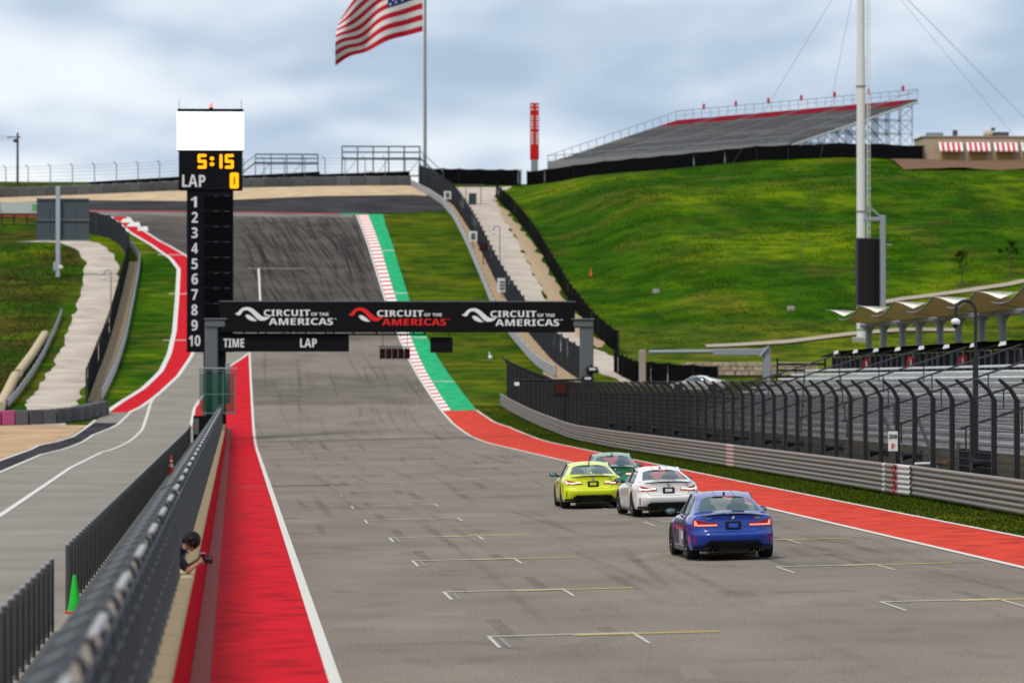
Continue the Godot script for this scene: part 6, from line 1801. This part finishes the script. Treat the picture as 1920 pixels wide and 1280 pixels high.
# ---------------------------------------------------------------- on the crest
func build_crest() -> void:
	# big grandstand on the hill: front line from A to B, rising away along R
	var A := V(45.0, 34.9, 690.0); var B := V(75.6, 35.9, 652.0)
	var along := (B - A); var L := along.length(); var ax := along.normalized()
	var run := Vector3(0.75, 0, -0.66).normalized()
	var depth := 27.0; var n := 30
	var grey := grain(mat("weathered bench", lin(0.20, 0.205, 0.222), 0.8), grit, 0.4); var redb := grain(mat("red bench", lin(0.50, 0.030, 0.060), 0.8), grit, 0.4)
	var dark := grey; var rail := mat("thin rail", lin(0.24, 0.26, 0.29), 0.5, 0.4)
	var grey2 := grain(mat("weathered bench pale", lin(0.26, 0.258, 0.26), 0.8), grit, 0.4); var grey3 := grain(mat("weathered bench brown", lin(0.185, 0.178, 0.17), 0.8), grit, 0.4)
	var sc := mat("scaffold steel", lin(0.115, 0.15, 0.175), 0.5, 0.4)
	var t := thing("hill_grandstand", "big temporary grandstand on the hilltop with red top rows", "grandstand")
	var bas := Basis(ax, ax.cross(-run).normalized() * -1.0, run)
	bas = Basis(ax, Vector3.UP, ax.cross(Vector3.UP).normalized())
	rng.seed = 3
	for r in n:
		var q := (r + 0.5) / n
		var off := run * depth * q + Vector3(0, 0.9 + 7.2 * q + 0.2 * q * (1.0 - q), 0)
		part(t, "tread", boxm(Vector3(L, 0.06, 0.55)), dark, A + along * 0.5 + off + Vector3(0, -0.24, 0), bas)
		part(t, "riser", boxm(Vector3(L, 0.34, 0.04)), dark, A + along * 0.5 + off + run * 0.42 + Vector3(0, -0.08, 0), bas)
		var k := 0
		var s := 0.3
		while s < L - 0.5:
			var w := minf(7.4, L - 0.3 - s)
			if not (r < 14 and r > 10 and k % 2 == 1):
				part(t, "bench", boxm(Vector3(snappedf(w, 0.1), 0.10, 0.42)), redb if r >= n - 5 else [grey, grey2, grey, grey3][rng.randi() % 4], A + ax * (s + w * 0.5) + off, bas)
			s += w + (1.3 if r % 5 != 4 else 1.3); k += 1
	# front and back rails
	var back := run * depth + Vector3(0, 8.2, 0)
	for q in [[Vector3(0, 0.9, 0), Vector3(0, 1.9, 0)], [back, back + Vector3(0, 1.25, 0)]]:
		var m := MB.new()
		m.cyl(A + q[1], B + q[1], 0.05, 0.05, 5); m.cyl(A + q[0].lerp(q[1], 0.5), B + q[0].lerp(q[1], 0.5), 0.03, 0.03, 4)
		part(t, "rail", m, rail)
		for k in 28: part(t, "rail_post", bar(A + along * (k / 27.0) + q[0], A + along * (k / 27.0) + q[1], 0.04, 4), rail)
	part(t, "front_panel", boxm(Vector3(L, 1.3, 0.10)), grain(mat("front slat grey", lin(0.27, 0.27, 0.275), 0.6), grit, 0.5), A + along * 0.5 + Vector3(0, 0.5, 0), bas)
	for k in 7: part(t, "floodlight_post", boxm(Vector3(0.35, 0.8, 0.3), 0.05), mat("red fitting", lin(0.40, 0.02, 0.03), 0.6), A + along * (0.12 + k * 0.137) + back + Vector3(0, 1.55, 0))
	for k in 16:   # stepped side rail on the uphill end
		var q := k / 16.0
		part(t, "side_post", bar(A + run * depth * q + Vector3(0, 0.9 + 7.2 * q, 0), A + run * depth * q + Vector3(0, 2.0 + 7.2 * q, 0), 0.045, 4), rail)
	part(t, "side_rail", bar(A + Vector3(0, 1.95, 0), A + back + Vector3(0, 1.15, 0), 0.04, 4), rail)
	part(t, "side_rail", bar(B + Vector3(0, 1.95, 0), B + back + Vector3(0, 1.15, 0), 0.04, 4), rail)
	part(t, "side_beam", bar(B + Vector3(0, 0.5, 0), B + back + Vector3(0, -0.55, 0), 0.14, 6), mat("pale beam", lin(0.45, 0.45, 0.46), 0.6))
	# scaffold under the near end
	for i in 4:
		for k in 9:
			var q := 0.12 + k * 0.105
			var foot := B - ax * (i * 2.2 + 0.1) + run * depth * q
			var g := hh(foot.x, -foot.z)
			var topy := B.y + 0.5 + 7.2 * q
			if topy - g < 0.6: continue
			part(t, "scaffold_leg", bar(Vector3(foot.x, g - 0.1, foot.z), Vector3(foot.x, topy, foot.z), 0.06, 5), sc)
			if k < 8:
				var f2 := B - ax * (i * 2.2 + 0.1) + run * depth * (q + 0.105)
				var y := 35.3 + 1.8
				while y < topy + 0.9:
					part(t, "scaffold_bar", bar(Vector3(foot.x, y, foot.z), Vector3(f2.x, y, f2.z), 0.045, 4), sc)
					if i % 3 == 0 or k % 2 == 0:
						part(t, "scaffold_brace", bar(Vector3(foot.x, y - 1.8, foot.z), Vector3(f2.x, y, f2.z), 0.035, 4), sc)
						part(t, "scaffold_brace", bar(Vector3(foot.x, y, foot.z), Vector3(f2.x, y - 1.8, f2.z), 0.035, 4), sc)
					y += 1.9
	# red lettered column
	var c := thing("sign_column", "tall red sign column with white lettering beside the hilltop grandstand", "sign", V(43.3, 34.4, 693.0))
	part(c, "shaft", boxm(Vector3(0.95, 2.0, 0.95), 0.05), mat("column grey", lin(0.25, 0.25, 0.26), 0.6), Vector3(0, 1.0, 0))
	part(c, "red_shaft", boxm(Vector3(1.24, 8.2, 1.0), 0.04), mat("column red", lin(0.50, 0.008, 0.012), 0.5), Vector3(0, 6.1, 0))
	var wm := mat("column white", lin(0.60, 0.62, 0.64), 0.5)
	for y in [9.8, 9.25, 8.25, 7.85, 7.4, 7.0, 6.55, 5.85, 5.45, 5.1, 4.72, 4.35]:
		for x in [-0.38, 0.38]: part(c, "letter_stroke", boxm(Vector3(0.36, 0.22, 0.04), 0.01), wm, Vector3(x, y, 0.51))
	# building with striped awnings
	var b := thing("concession_building", "tan flat-roofed concession building with red striped awnings", "building")
	var stucco := grain(mat("tan stucco", lin(0.52, 0.40, 0.29), 0.9), grit, 0.3)
	var g0 := 33.7
	var wl := MB.new()
	part(b, "wall", boxm(Vector3(24.0, 3.6, 9.0), 0.05), stucco, V(104.6, g0 + 1.7, 646.0))
	part(b, "parapet", boxm(Vector3(24.3, 0.22, 9.3), 0.04), mat("parapet trim", lin(0.30, 0.22, 0.17), 0.7), V(104.6, g0 + 3.55, 646.0))
	var shut := grain(mat("ochre shutter", lin(0.42, 0.27, 0.10), 0.7), grit, 0.8)
	var aw_w := mat("awning white", lin(0.70, 0.69, 0.68), 0.7); var aw_r := mat("awning red", lin(0.50, 0.03, 0.045), 0.7)
	for k in 5:
		var x := 96.2 + k * 3.72
		var s := part(b, "serving_hatch", boxm(Vector3(2.5, 1.35, 0.12)), shut, V(x, g0 + 0.75, 641.46))
		for q in 5: part(s, "slat", boxm(Vector3(2.4, 0.05, 0.04)), shut, Vector3(0, -0.5 + q * 0.25, 0.07))
		var a := part(b, "awning", boxm(Vector3(3.2, 0.10, 0.08)), aw_w, V(x, g0 + 2.75, 641.3))
		for q in 9:
			var m := MB.new()
			var x0 := -1.6 + q * 0.3556; var x1 := x0 + 0.3556
			m.quad(Vector3(x0, -1.05, 1.1), Vector3(x1, -1.05, 1.1), Vector3(x1, 0.05, 0.0), Vector3(x0, 0.05, 0.0))
			m.quad(Vector3(x0, -1.25, 1.1), Vector3(x1, -1.25, 1.1), Vector3(x1, -1.05, 1.1), Vector3(x0, -1.05, 1.1))
			part(a, "awning_stripe", m, aw_r if q % 2 == 1 else aw_w)
	part(b, "hydrant", cylm(0.18, 0.9, 8), mat("column red", Color.RED), V(106.4, g0 - 0.05, 640.6))
	part(b, "roof_unit", boxm(Vector3(2.2, 0.6, 1.6), 0.05), mat("roof unit blue", lin(0.20, 0.25, 0.30), 0.6), V(94.6, g0 + 3.95, 645.0))
	part(b, "roof_vent", boxm(Vector3(0.6, 1.0, 0.6), 0.05), mat("roof unit dark", lin(0.07, 0.08, 0.09), 0.6), V(97.4, g0 + 4.1, 645.0))
	var dome := MB.new(); dome.ball(Vector3.ZERO, Vector3(0.75, 0.6, 0.75), 7)
	part(b, "roof_fan", dome, mat("roof fan tan", lin(0.40, 0.36, 0.30), 0.7), V(102.0, g0 + 4.1, 645.0))
	part(b, "roof_unit", boxm(Vector3(1.9, 0.7, 1.5), 0.05), mat("roof unit dark", Color.BLACK), V(103.7, g0 + 4.0, 645.0))
	part(b, "roof_vent", boxm(Vector3(0.5, 0.4, 0.5), 0.05), mat("roof unit dark", Color.BLACK), V(102.6, g0 + 4.75, 645.0))
	var bank := MB.new(); var rows := []
	for i in 5:
		var row := PackedVector3Array()
		for j in 21:
			var x := 88.0 + j * 1.6
			row.append(G(x, 628.0 + i * 3.2, 0.15 + 0.25 * sin(i * 0.8) + nz.get_noise_2d(x * 9.0, i * 30.0) * 0.3))
		rows.append(row)
	bank.grid(rows)
	part(setting("bare_soil"), "soil", bank, grain(mat("brown soil", lin(0.24, 0.14, 0.085), 0.95), noise_tex(0.06, Color(0.6, 0.58, 0.55), Color(1, 1, 1), 75, 5), 0.3))
	# far barrier wall: a row of grey tyre-wall blocks
	var wall := thing("barrier_wall", "long grey block barrier behind the gravel at the hilltop corner", "barrier")
	var wp := [[-45.0, 650.0], [-31.8, 655.0], [-20.2, 664.0], [0.0, 685.5], [12.3, 694.5], [25.5, 698.5]]
	var gm := [grain(mat("barrier grey", lin(0.155, 0.155, 0.155), 0.85), grit, 0.5), grain(mat("barrier grey pale", lin(0.18, 0.18, 0.18), 0.85), grit, 0.5), grain(mat("barrier grey dark", lin(0.135, 0.135, 0.138), 0.85), grit, 0.5)]
	rng.seed = 8
	for i in wp.size() - 1:
		var p := Vector2(wp[i][0], wp[i][1]); var q := Vector2(wp[i + 1][0], wp[i + 1][1])
		var nn := int(round((q - p).length() / 2.4))
		for k in nn:
			var a := p.lerp(q, float(k) / nn); var e := p.lerp(q, float(k + 1) / nn); var c2 := (a + e) * 0.5
			var dirn := (e - a).normalized()
			var bb := Basis(Vector3(dirn.x, 0, -dirn.y), Vector3.UP, Vector3(dirn.y, 0, dirn.x))
			part(wall, "block", boxm(Vector3(snappedf((e - a).length(), 0.02) - 0.05, 1.55, 0.9), 0.08), gm[rng.randi() % 3], G(c2.x, c2.y, 0.55), bb)
	var belt := thing("black_screen", "low black screen along the hilltop barrier under the scaffold platforms", "screen")
	for i in range(2, wp.size() - 1):
		var p := Vector2(wp[i][0], wp[i][1] + 2.0); var q := Vector2(wp[i + 1][0], wp[i + 1][1] + 2.0)
		var m := MB.new()
		m.quad(G(p.x, p.y, 0.3), G(q.x, q.y, 0.3), G(q.x, q.y, 2.0), G(p.x, p.y, 1.65))
		m.quad(G(p.x, p.y + 0.1, 1.65), G(q.x, q.y + 0.1, 2.0), G(q.x, q.y + 0.1, 0.3), G(p.x, p.y + 0.1, 0.3))
		part(belt, "screen_cloth", m, mat("black fence cloth", Color.BLACK))
	# fence with thin posts on the far left crest
	var ff := thing("mesh_fence", "thin post mesh fence on top of the far left barrier", "fence")
	var fw := MB.new()
	for k in 26:
		var x := -46.0 + k * 2.95
		var p := [x, pl([[-46.0, 652.0], [-31.8, 657.0], [-20.2, 666.0], [0.0, 687.5], [26.0, 701.0]], x)]
		var g := G(p[0], p[1])
		var pm := MB.new(); pm.tube([g + Vector3(0, 0.5, 0), g + Vector3(0, 3.9, 0), g + Vector3(-0.35, 4.3, 0)], 0.06, 5)
		part(ff, "post", pm, sc)
		if k < 25:
			var x2: float = x + 2.95
			var g2 := G(x2, pl([[-46.0, 652.0], [-31.8, 657.0], [-20.2, 666.0], [0.0, 687.5], [26.0, 701.0]], x2))
			for y in [1.6, 2.1, 2.6, 3.1, 3.6, 4.0]: fw.wire(g + Vector3(0, y, 0), g2 + Vector3(0, y, 0), 0.018)
	part(ff, "cable", fw, sc).set_meta("kind", "stuff")
	# scaffold platforms
	platform("lower scaffold platform with a stair on its left, on the crest", 3.0, 12.2, 706.0, 33.9, [1.4, 2.6, 3.9], -1.0, sc, 4)
	platform("taller scaffold platform with a stair towards the flagpole", 15.8, 27.3, 708.0, 34.2, [1.0, 3.1, 4.9], 1.0, sc, 5)
	# wooden utility pole
	var u := thing("utility_pole", "wooden utility pole with wires on the far left skyline", "utility pole", G(-30.3, 672.0))
	var wood := mat("weathered wood", lin(0.055, 0.045, 0.04), 0.9)
	part(u, "pole", cylm(0.19, 8.2, 8, 0.14), wood); part(u, "crossarm", boxm(Vector3(1.9, 0.14, 0.14)), wood, Vector3(-0.5, 7.6, 0))
	part(u, "insulators", boxm(Vector3(0.6, 0.5, 0.3), 0.05), wood, Vector3(-0.3, 7.1, 0))
	for k in 3: part(u, "wire", bar(Vector3(-1.3 + k * 0.5, 7.7 - k * 0.25, 0), Vector3(-18.0, 7.5 - k * 0.3, 2.0), 0.02, 4), wood)
	# flagpole and flag
	var fp := thing("flagpole", "tall slender pale flagpole on the crest", "flagpole", G(28.35, 716.0))
	var py := fp.position.y
	part(fp, "pole", cylm(0.27, 42.0, 12, 0.17), grain(mat("flagpole grey", lin(0.38, 0.37, 0.36), 0.4, 0.3), grit, 0.5))
	part(fp, "base", cylm(0.6, 0.4, 12), mat("footing concrete", Color.WHITE))
	build_flag(V(28.0, 3.93 + 662.0 / 9000.0 * 716.0, 716.0))
	# bushes on the crest
	bush("yellowish bush growing behind the taller scaffold platform", G(21.8, 712.0), 3.2, 1.5, 4)
	bush("low green bush beside the flagpole's foot", G(31.0, 714.0), 2.2, 1.0, 6)
	# left: back of a video board on a pole
	var vb := thing("video_board", "back of a grey video board on a pale pole above the brown grass", "video board", G(-19.25, 524.2))
	part(vb, "pole", boxm(Vector3(0.48, 9.9, 0.48), 0.05), mat("pale blue pole", lin(0.38, 0.42, 0.47), 0.5, 0.2), Vector3(0, 4.95, 0))
	var bg := grain(mat("board back grey", lin(0.095, 0.115, 0.135), 0.6, 0.2), grit, 0.5)
	for i in 4:
		for k in 2: part(vb, "panel", boxm(Vector3(1.40, 2.25, 0.25), 0.02), bg, Vector3(-1.62 + i * 1.43, 5.15 + k * 2.3, -0.42))
	for y in [4.05, 6.25, 8.55]: part(vb, "beam", boxm(Vector3(5.75, 0.14, 0.16)), mat("beam grey", lin(0.16, 0.18, 0.20), 0.5, 0.3), Vector3(0.52, y, -0.22))
	part(vb, "control_box", boxm(Vector3(0.3, 0.9, 0.4), 0.04), mat("pale blue pole", Color.WHITE), Vector3(-0.35, 1.2, 0.1))
	var lamp := MB.new(); lamp.ball(Vector3.ZERO, Vector3(0.28, 0.28, 0.2), 6)
	part(vb, "round_lamp", lamp, mat("cream lamp", lin(0.66, 0.60, 0.42), 0.5), Vector3(0.32, 1.05, 0.3))
	# left: raised platform with a board and a ramp
	var lp := thing("raised_platform", "raised platform with a pale board and ramp far left of the road", "platform", G(-26.5, 596.0))
	var tim := mat("dark timber", lin(0.045, 0.04, 0.035), 0.85)
	part(lp, "deck", boxm(Vector3(5.2, 0.2, 2.2)), tim, Vector3(0, 1.3, 0))
	part(lp, "board", boxm(Vector3(5.0, 1.4, 0.1)), grain(mat("pale board", lin(0.58, 0.62, 0.58), 0.6), grit, 0.6), Vector3(0, 2.15, 0.6))
	part(lp, "green_mark", boxm(Vector3(0.9, 0.8, 0.03)), mat("green mark", lin(0.12, 0.35, 0.15), 0.6), Vector3(1.9, 2.15, 0.67))
	for x in [-2.3, -0.8, 0.8, 2.3]: part(lp, "leg", boxm(Vector3(0.16, 1.5, 0.16)), tim, Vector3(x, 0.5, 0.4))
	var ramp := MB.new(); ramp.quad(Vector3(-8.5, -0.6, 1.0), Vector3(-2.6, 1.35, 1.0), Vector3(-2.6, 2.5, 1.0), Vector3(-8.5, 0.5, 1.0))
	ramp.quad(Vector3(-8.5, 0.5, 0.9), Vector3(-2.6, 2.5, 0.9), Vector3(-2.6, 1.35, 0.9), Vector3(-8.5, -0.6, 0.9))
	part(lp, "ramp_side", ramp, mat("ramp white", lin(0.55, 0.57, 0.60), 0.6))
	# tyre wall by the pit exit with a pink end block
	var tw := thing("tyre_wall", "grey block tyre wall with a pink end block by the pit exit", "barrier")
	var tp := [[-20.0, 348.5], [-16.95, 349.0], [-15.06, 349.7], [-13.19, 351.1], [-11.39, 355.4], [-9.87, 364.0]]
	var tg := [grain(mat("tyre wall grey", lin(0.105, 0.10, 0.11), 0.85), grit, 0.8), grain(mat("tyre wall grey pale", lin(0.135, 0.13, 0.135), 0.85), grit, 0.8)]
	var pinkm := grain(mat("pink block", lin(0.52, 0.10, 0.26), 0.7), grit, 0.8)
	for i in tp.size() - 1:
		var p := Vector2(tp[i][0], tp[i][1]); var q := Vector2(tp[i + 1][0], tp[i + 1][1])
		var nn := maxi(1, int(round((q - p).length() / 1.18)))
		for k in nn:
			var a := p.lerp(q, float(k) / nn); var e := p.lerp(q, float(k + 1) / nn); var c2 := (a + e) * 0.5
			var dirn := (e - a).normalized()
			var bb := Basis(Vector3(dirn.x, 0, -dirn.y), Vector3.UP, Vector3(dirn.y, 0, dirn.x))
			part(tw, "block", boxm(Vector3(snappedf((e - a).length(), 0.02) - 0.05, 1.08, 0.8), 0.06), pinkm if a.x < -16.4 else tg[k % 2], G(c2.x, c2.y, 0.53), bb)
	# lone cone on the hill
	cone("small orange traffic cone alone on the green hillside", G(39.0, 525.0), mat("cone orange", lin(0.70, 0.12, 0.02), 0.6), mat("cone base black", lin(0.02, 0.02, 0.02), 0.8), 0.9, null)
	sapling("bare-limbed young tree on the hillside above the canopies", G(76.2, 500.0), 3.6, 11)
	sapling("fuller young tree on the hillside beside the upper path", G(82.6, 507.5), 3.9, 12)

func platform(label: String, x0: float, x1: float, d: float, y0: float, lv: Array, stair: float, m: Material, bays: int) -> void:
	var t := thing("scaffold_platform", label, "scaffold")
	for dz in [0.0, 2.2]:
		for k in bays + 1:
			var x := lerpf(x0, x1, float(k) / bays)
			part(t, "upright", bar(V(x, y0 - 0.6, d + dz), V(x, y0 + lv[2], d + dz), 0.07, 5), m)
		for y in [lv[0] * 0.5, lv[1], lv[1] + (lv[2] - lv[1]) * 0.5, lv[2] - 0.05]:
			part(t, "ledger", bar(V(x0, y0 + y, d + dz), V(x1, y0 + y, d + dz), 0.06, 5), m)
	part(t, "deck", boxm(Vector3(x1 - x0, 0.12, 2.3)), m, V((x0 + x1) / 2, y0 + lv[1] - 0.1, d + 1.1))
	for k in bays:
		var xa := lerpf(x0, x1, float(k) / bays); var xb := lerpf(x0, x1, float(k + 1) / bays)
		if k % 2 == 0: part(t, "brace", bar(V(xa, y0, d), V(xb, y0 + lv[1], d), 0.04, 4), m)
	var xs := x0 if stair < 0.0 else x1
	part(t, "stair", bar(V(xs, y0 + lv[1], d), V(xs + stair * 3.4, y0 - 0.1, d), 0.12, 5), m)
	part(t, "stair_rail", bar(V(xs, y0 + lv[1] + 1.1, d), V(xs + stair * 3.4, y0 + 1.0, d), 0.06, 5), m)
	part(t, "landing_post", bar(V(xs + stair * 3.4, y0 - 0.4, d), V(xs + stair * 3.4, y0 + 1.1, d), 0.06, 5), m)

func flag_image() -> ImageTexture:
	var W := 760; var Hh := 403
	var im := Image.create_empty(W, Hh, false, Image.FORMAT_RGB8)
	var red := lin(0.46, 0.012, 0.030); var white := lin(0.66, 0.63, 0.62); var blue := lin(0.018, 0.03, 0.14)
	for k in 13: im.fill_rect(Rect2i(0, k * 31, W, 31), red if k % 2 == 0 else white)
	im.fill_rect(Rect2i(0, 0, 304, 217), blue)
	for r in 9:
		for c in (6 if r % 2 == 0 else 5):
			var o := Vector2((25.3 if r % 2 == 0 else 50.6) + c * 50.6, 21.7 + r * 21.7)
			var p := PackedVector2Array()
			for k in 10: p.append(o + Vector2(sin(TAU * k / 10.0), -cos(TAU * k / 10.0)) * (12.0 if k % 2 == 0 else 4.8))
			for y in range(int(o.y) - 13, int(o.y) + 13):
				for x in range(int(o.x) - 13, int(o.x) + 13):
					if Geometry2D.is_point_in_polygon(Vector2(x, y), p): im.set_pixel(x, y, white)
	return ImageTexture.create_from_image(im)

func build_flag(top_at: Vector3) -> void:   # bottom of the hoist at top_at
	var m := mat("flag cloth", Color.WHITE, 0.8)
	m.albedo_texture = flag_image(); m.backlight_enabled = true; m.backlight = Color(0.35, 0.35, 0.35)
	var rows := []; var uvs := []
	for i in 33:
		var t := i / 32.0     # 0 at the top of the hoist
		var row := PackedVector3Array(); var ur := []
		for j in 57:
			var s := j / 56.0
			var wob := sin(s * 9.5 - t * 3.4 + 0.6) * 0.95 * s + sin(s * 17.0 + t * 6.0) * 0.35 * s
			var x := -13.2 * s + 0.9 * s * s * (1.0 - t) - sin(s * 9.5 - t * 3.4) * 0.35 * s
			var y := (1.0 - t) * (11.0 - 4.6 * s * s) - 4.4 * pow(s, 1.15) + 0.45 * sin(s * 12.0 + t * 4.0) * s - 0.9 * s * s * t
			row.append(Vector3(x, y, wob * 1.6 + s * 3.5)); ur.append(Vector2(s, t))
		rows.append(row); uvs.append(ur)
	var mb := MB.new(); mb.grid(rows, true, uvs)
	var o := mesh_top("flag", "large red, white and blue striped flag waving from the crest flagpole", "flag", mb, m)
	o.position = top_at

# ---------------------------------------------------------------- plants
func leaves(m: MB, o: Vector3, r: Vector3, n: int, size: float) -> void:
	for k in n:
		var p := Vector3(rng.randfn(), rng.randfn(), rng.randfn()) * 0.45
		if p.length() > 1.1: p = p.normalized() * rng.randf_range(0.6, 1.1)
		p = o + p * r
		var a := Vector3(rng.randf_range(-1, 1), rng.randf_range(-1, 1), rng.randf_range(-1, 1)).normalized(); var b := a.cross(Vector3(0.2, 1, 0.3)).normalized()
		var s := size * rng.randf_range(0.6, 1.3)
		var tone := rng.randf_range(0.6, 1.3)
		m.tint = Color(tone, tone, tone)
		var nn := a.cross(b)
		m.tri(p - a * s, p + b * s * 0.5, p + a * s, nn, nn, nn); m.tri(p - a * s, p + a * s, p - b * s * 0.5, nn, nn, nn)

func bush(label: String, at: Vector3, w: float, h: float, sd: int) -> void:
	rng.seed = sd
	var t := thing("bush", label, "bush", at)
	var lm := mat("olive leaves %d" % (sd % 2), lin(0.16, 0.15, 0.05) if sd % 2 == 0 else lin(0.05, 0.08, 0.02), 0.8); lm.vertex_color_use_as_albedo = true
	var m := MB.new()
	for k in 7: leaves(m, Vector3(rng.randf_range(-w, w) * 0.8, h * rng.randf_range(0.4, 0.9), rng.randf_range(-0.5, 0.5)), Vector3(w * 0.4, h * 0.5, 0.7), 130, 0.16)
	part(t, "foliage", m, lm)
	var s := MB.new()
	for k in 9: s.cyl(Vector3(rng.randf_range(-w, w) * 0.5, -0.1, 0), Vector3(rng.randf_range(-w, w) * 0.9, h * rng.randf_range(0.8, 1.5), rng.randf_range(-0.4, 0.4)), 0.03, 0.01, 4)
	part(t, "stems", s, mat("twig brown", lin(0.08, 0.06, 0.04), 0.9))

func sapling(label: String, at: Vector3, h: float, sd: int) -> void:
	rng.seed = sd
	var t := thing("young_tree", label, "tree", at, "young trees on the hillside")
	var bark := mat("twig brown", lin(0.08, 0.06, 0.04), 0.9)
	var m := MB.new()
	m.cyl(Vector3(0, -0.1, 0), Vector3(0.05, h * 0.9, 0), 0.075, 0.02, 6)
	var lm := mat("sapling leaves %d" % sd, lin(0.075, 0.075, 0.03), 0.8); lm.vertex_color_use_as_albedo = true
	var f := MB.new()
	for k in 22:
		var y := h * rng.randf_range(0.36, 0.95); var a := rng.randf() * TAU
		var L := (h - y + 0.4) * rng.randf_range(0.25, 0.5)
		var e := Vector3(cos(a) * L, y + L * 0.9, sin(a) * L)
		m.cyl(Vector3(0.03, y, 0), e, 0.018, 0.006, 4)
		leaves(f, e * 0.98, Vector3(0.30, 0.34, 0.30), 42, 0.075)
	part(t, "trunk", m, bark); part(t, "crown", f, lm)
	var r := MB.new(); r.lathe(Vector3.ZERO, Basis(), [[0.9, -0.08], [0.8, 0.04], [0.0, 0.08]], 12)
	part(t, "mulch_ring", r, mat("mulch", lin(0.06, 0.045, 0.03), 0.95))

# ---------------------------------------------------------------- grass standing up from the ground
func tufts(called: String, label: String, n: int, place: Callable, blade: float, col: Color) -> void:
	var m := MB.new()
	rng.seed = 91
	for k in 7:
		var a := TAU * k / 7.0 + rng.randf(); var b := Vector3(cos(a), 0, sin(a)) * rng.randf_range(0.1, 0.45)
		var lean := Vector3(cos(a + 1.0), 0, sin(a + 1.0)) * rng.randf_range(0.1, 0.5) + Vector3(0, rng.randf_range(0.7, 1.1), 0)
		var w := Vector3(-sin(a), 0, cos(a)) * 0.13
		var nn := (Vector3(cos(a), 0, sin(a)) + Vector3(0, 1.6, 0)).normalized()
		m.tri(b - w, b + w, b + lean, nn, nn, nn)
	var mm := MultiMesh.new()
	mm.transform_format = MultiMesh.TRANSFORM_3D
	mm.use_colors = true
	mm.mesh = m.mesh()
	var spots := []
	while spots.size() < n:
		var p = place.call()
		if p != null: spots.append(p)
	mm.instance_count = n
	for i in n:
		var s := blade * rng.randf_range(0.5, 1.4)
		mm.set_instance_transform(i, Transform3D(Basis(Vector3.UP, rng.randf() * TAU) * Basis.from_scale(Vector3(s * 1.3, s, s * 1.3)), spots[i]))
		var t := rng.randf()
		mm.set_instance_color(i, col.lerp(Color(col.r * 2.3, col.g * 1.35, col.b * 2.0), t * t) * rng.randf_range(0.8, 1.2))
	var o := MultiMeshInstance3D.new()
	o.name = called
	o.multimesh = mm
	var gm := mat("grass blades", Color.WHITE, 0.9, 0.0, 0.1); gm.vertex_color_use_as_albedo = true
	o.material_override = gm
	o.set_meta("kind", "stuff"); o.set_meta("label", label); o.set_meta("category", "grass")
	add_child(o)

func build_tufts() -> void:
	tufts("verge_grass", "short green grass between the orange-red strip and guard rail", 30000, func():
		var d := rng.randf_range(105.0, 370.0)
		var x := rng.randf_range(18.2, 21.6)
		if x < pl([[105.0, 18.62], [236.0, 19.1], [290.0, 19.45], [319.0, 19.65], [337.0, 19.35], [364.0, 18.5], [371.0, 18.5]], d): return null
		return G(x, d, -0.04), 0.06, Color(0.066, 0.120, 0.009))
	tufts("hillside_grass", "rough green grass covering the big hill under the hilltop grandstand", 34000, func():
		var d := rng.randf_range(450.0, 655.0)
		var x := rng.randf_range(36.5, 108.0)
		if nz.get_noise_2d(x * 6.0, d * 5.0) + rng.randf_range(-0.4, 0.4) < 0.0: return null
		return G(x, d, -0.05), 0.12, Color(0.072, 0.155, 0.005))
	tufts("bank_grass", "brownish grass on the bank left of the gravel road", 12000, func():
		var d := rng.randf_range(372.0, 600.0)
		var x := rng.randf_range(-34.0, -17.6)
		if x > pl([[372.0, -18.9], [460.0, -18.6], [543.0, -17.4], [560.0, -19.0], [571.0, -28.0], [600.0, -28.0]], d): return null
		return G(x, d, -0.05), 0.14, Color(0.080, 0.074, 0.018))

func _ready() -> void:
	nz.seed = 2; nz.frequency = 0.01; nz.fractal_octaves = 4
	nz2.seed = 5; nz2.frequency = 0.05
	rng.seed = 1
	set_view()
	build_setting()
	build_pit_wall()
	build_rails()
	build_right_fence()
	build_gantry()
	build_tower()
	build_grandstand()
	build_right_side()
	build_crest()
	build_cars()
	build_person()
	build_tufts()
	var base := mat("cone base black", lin(0.02, 0.02, 0.02), 0.8)
	cone("orange traffic cone with white bands on the pit walkway by the panel fence", G(-2.82, 212.0, 0.02), mat("cone orange red", lin(0.72, 0.05, 0.02), 0.6), base, 0.85, mat("cone white", lin(0.7, 0.7, 0.7), 0.5))
	cone("bright green traffic cone in the panel fence gap on the pit walkway", G(-2.80, 84.2, 0.02), mat("cone green", lin(0.012, 0.42, 0.035), 0.6), mat("cone base red", lin(0.55, 0.04, 0.02), 0.7), 0.66, null)
	for called in ["black fence cloth", "grey fence cloth", "banner black", "tower black", "black mesh panel", "black shade roof", "display black", "gate dark", "weathered bench", "red bench", "car underside", "seat cloth", "fence wire", "dark grey fence sheet"]:
		mats[called].metallic_specular = 0.08
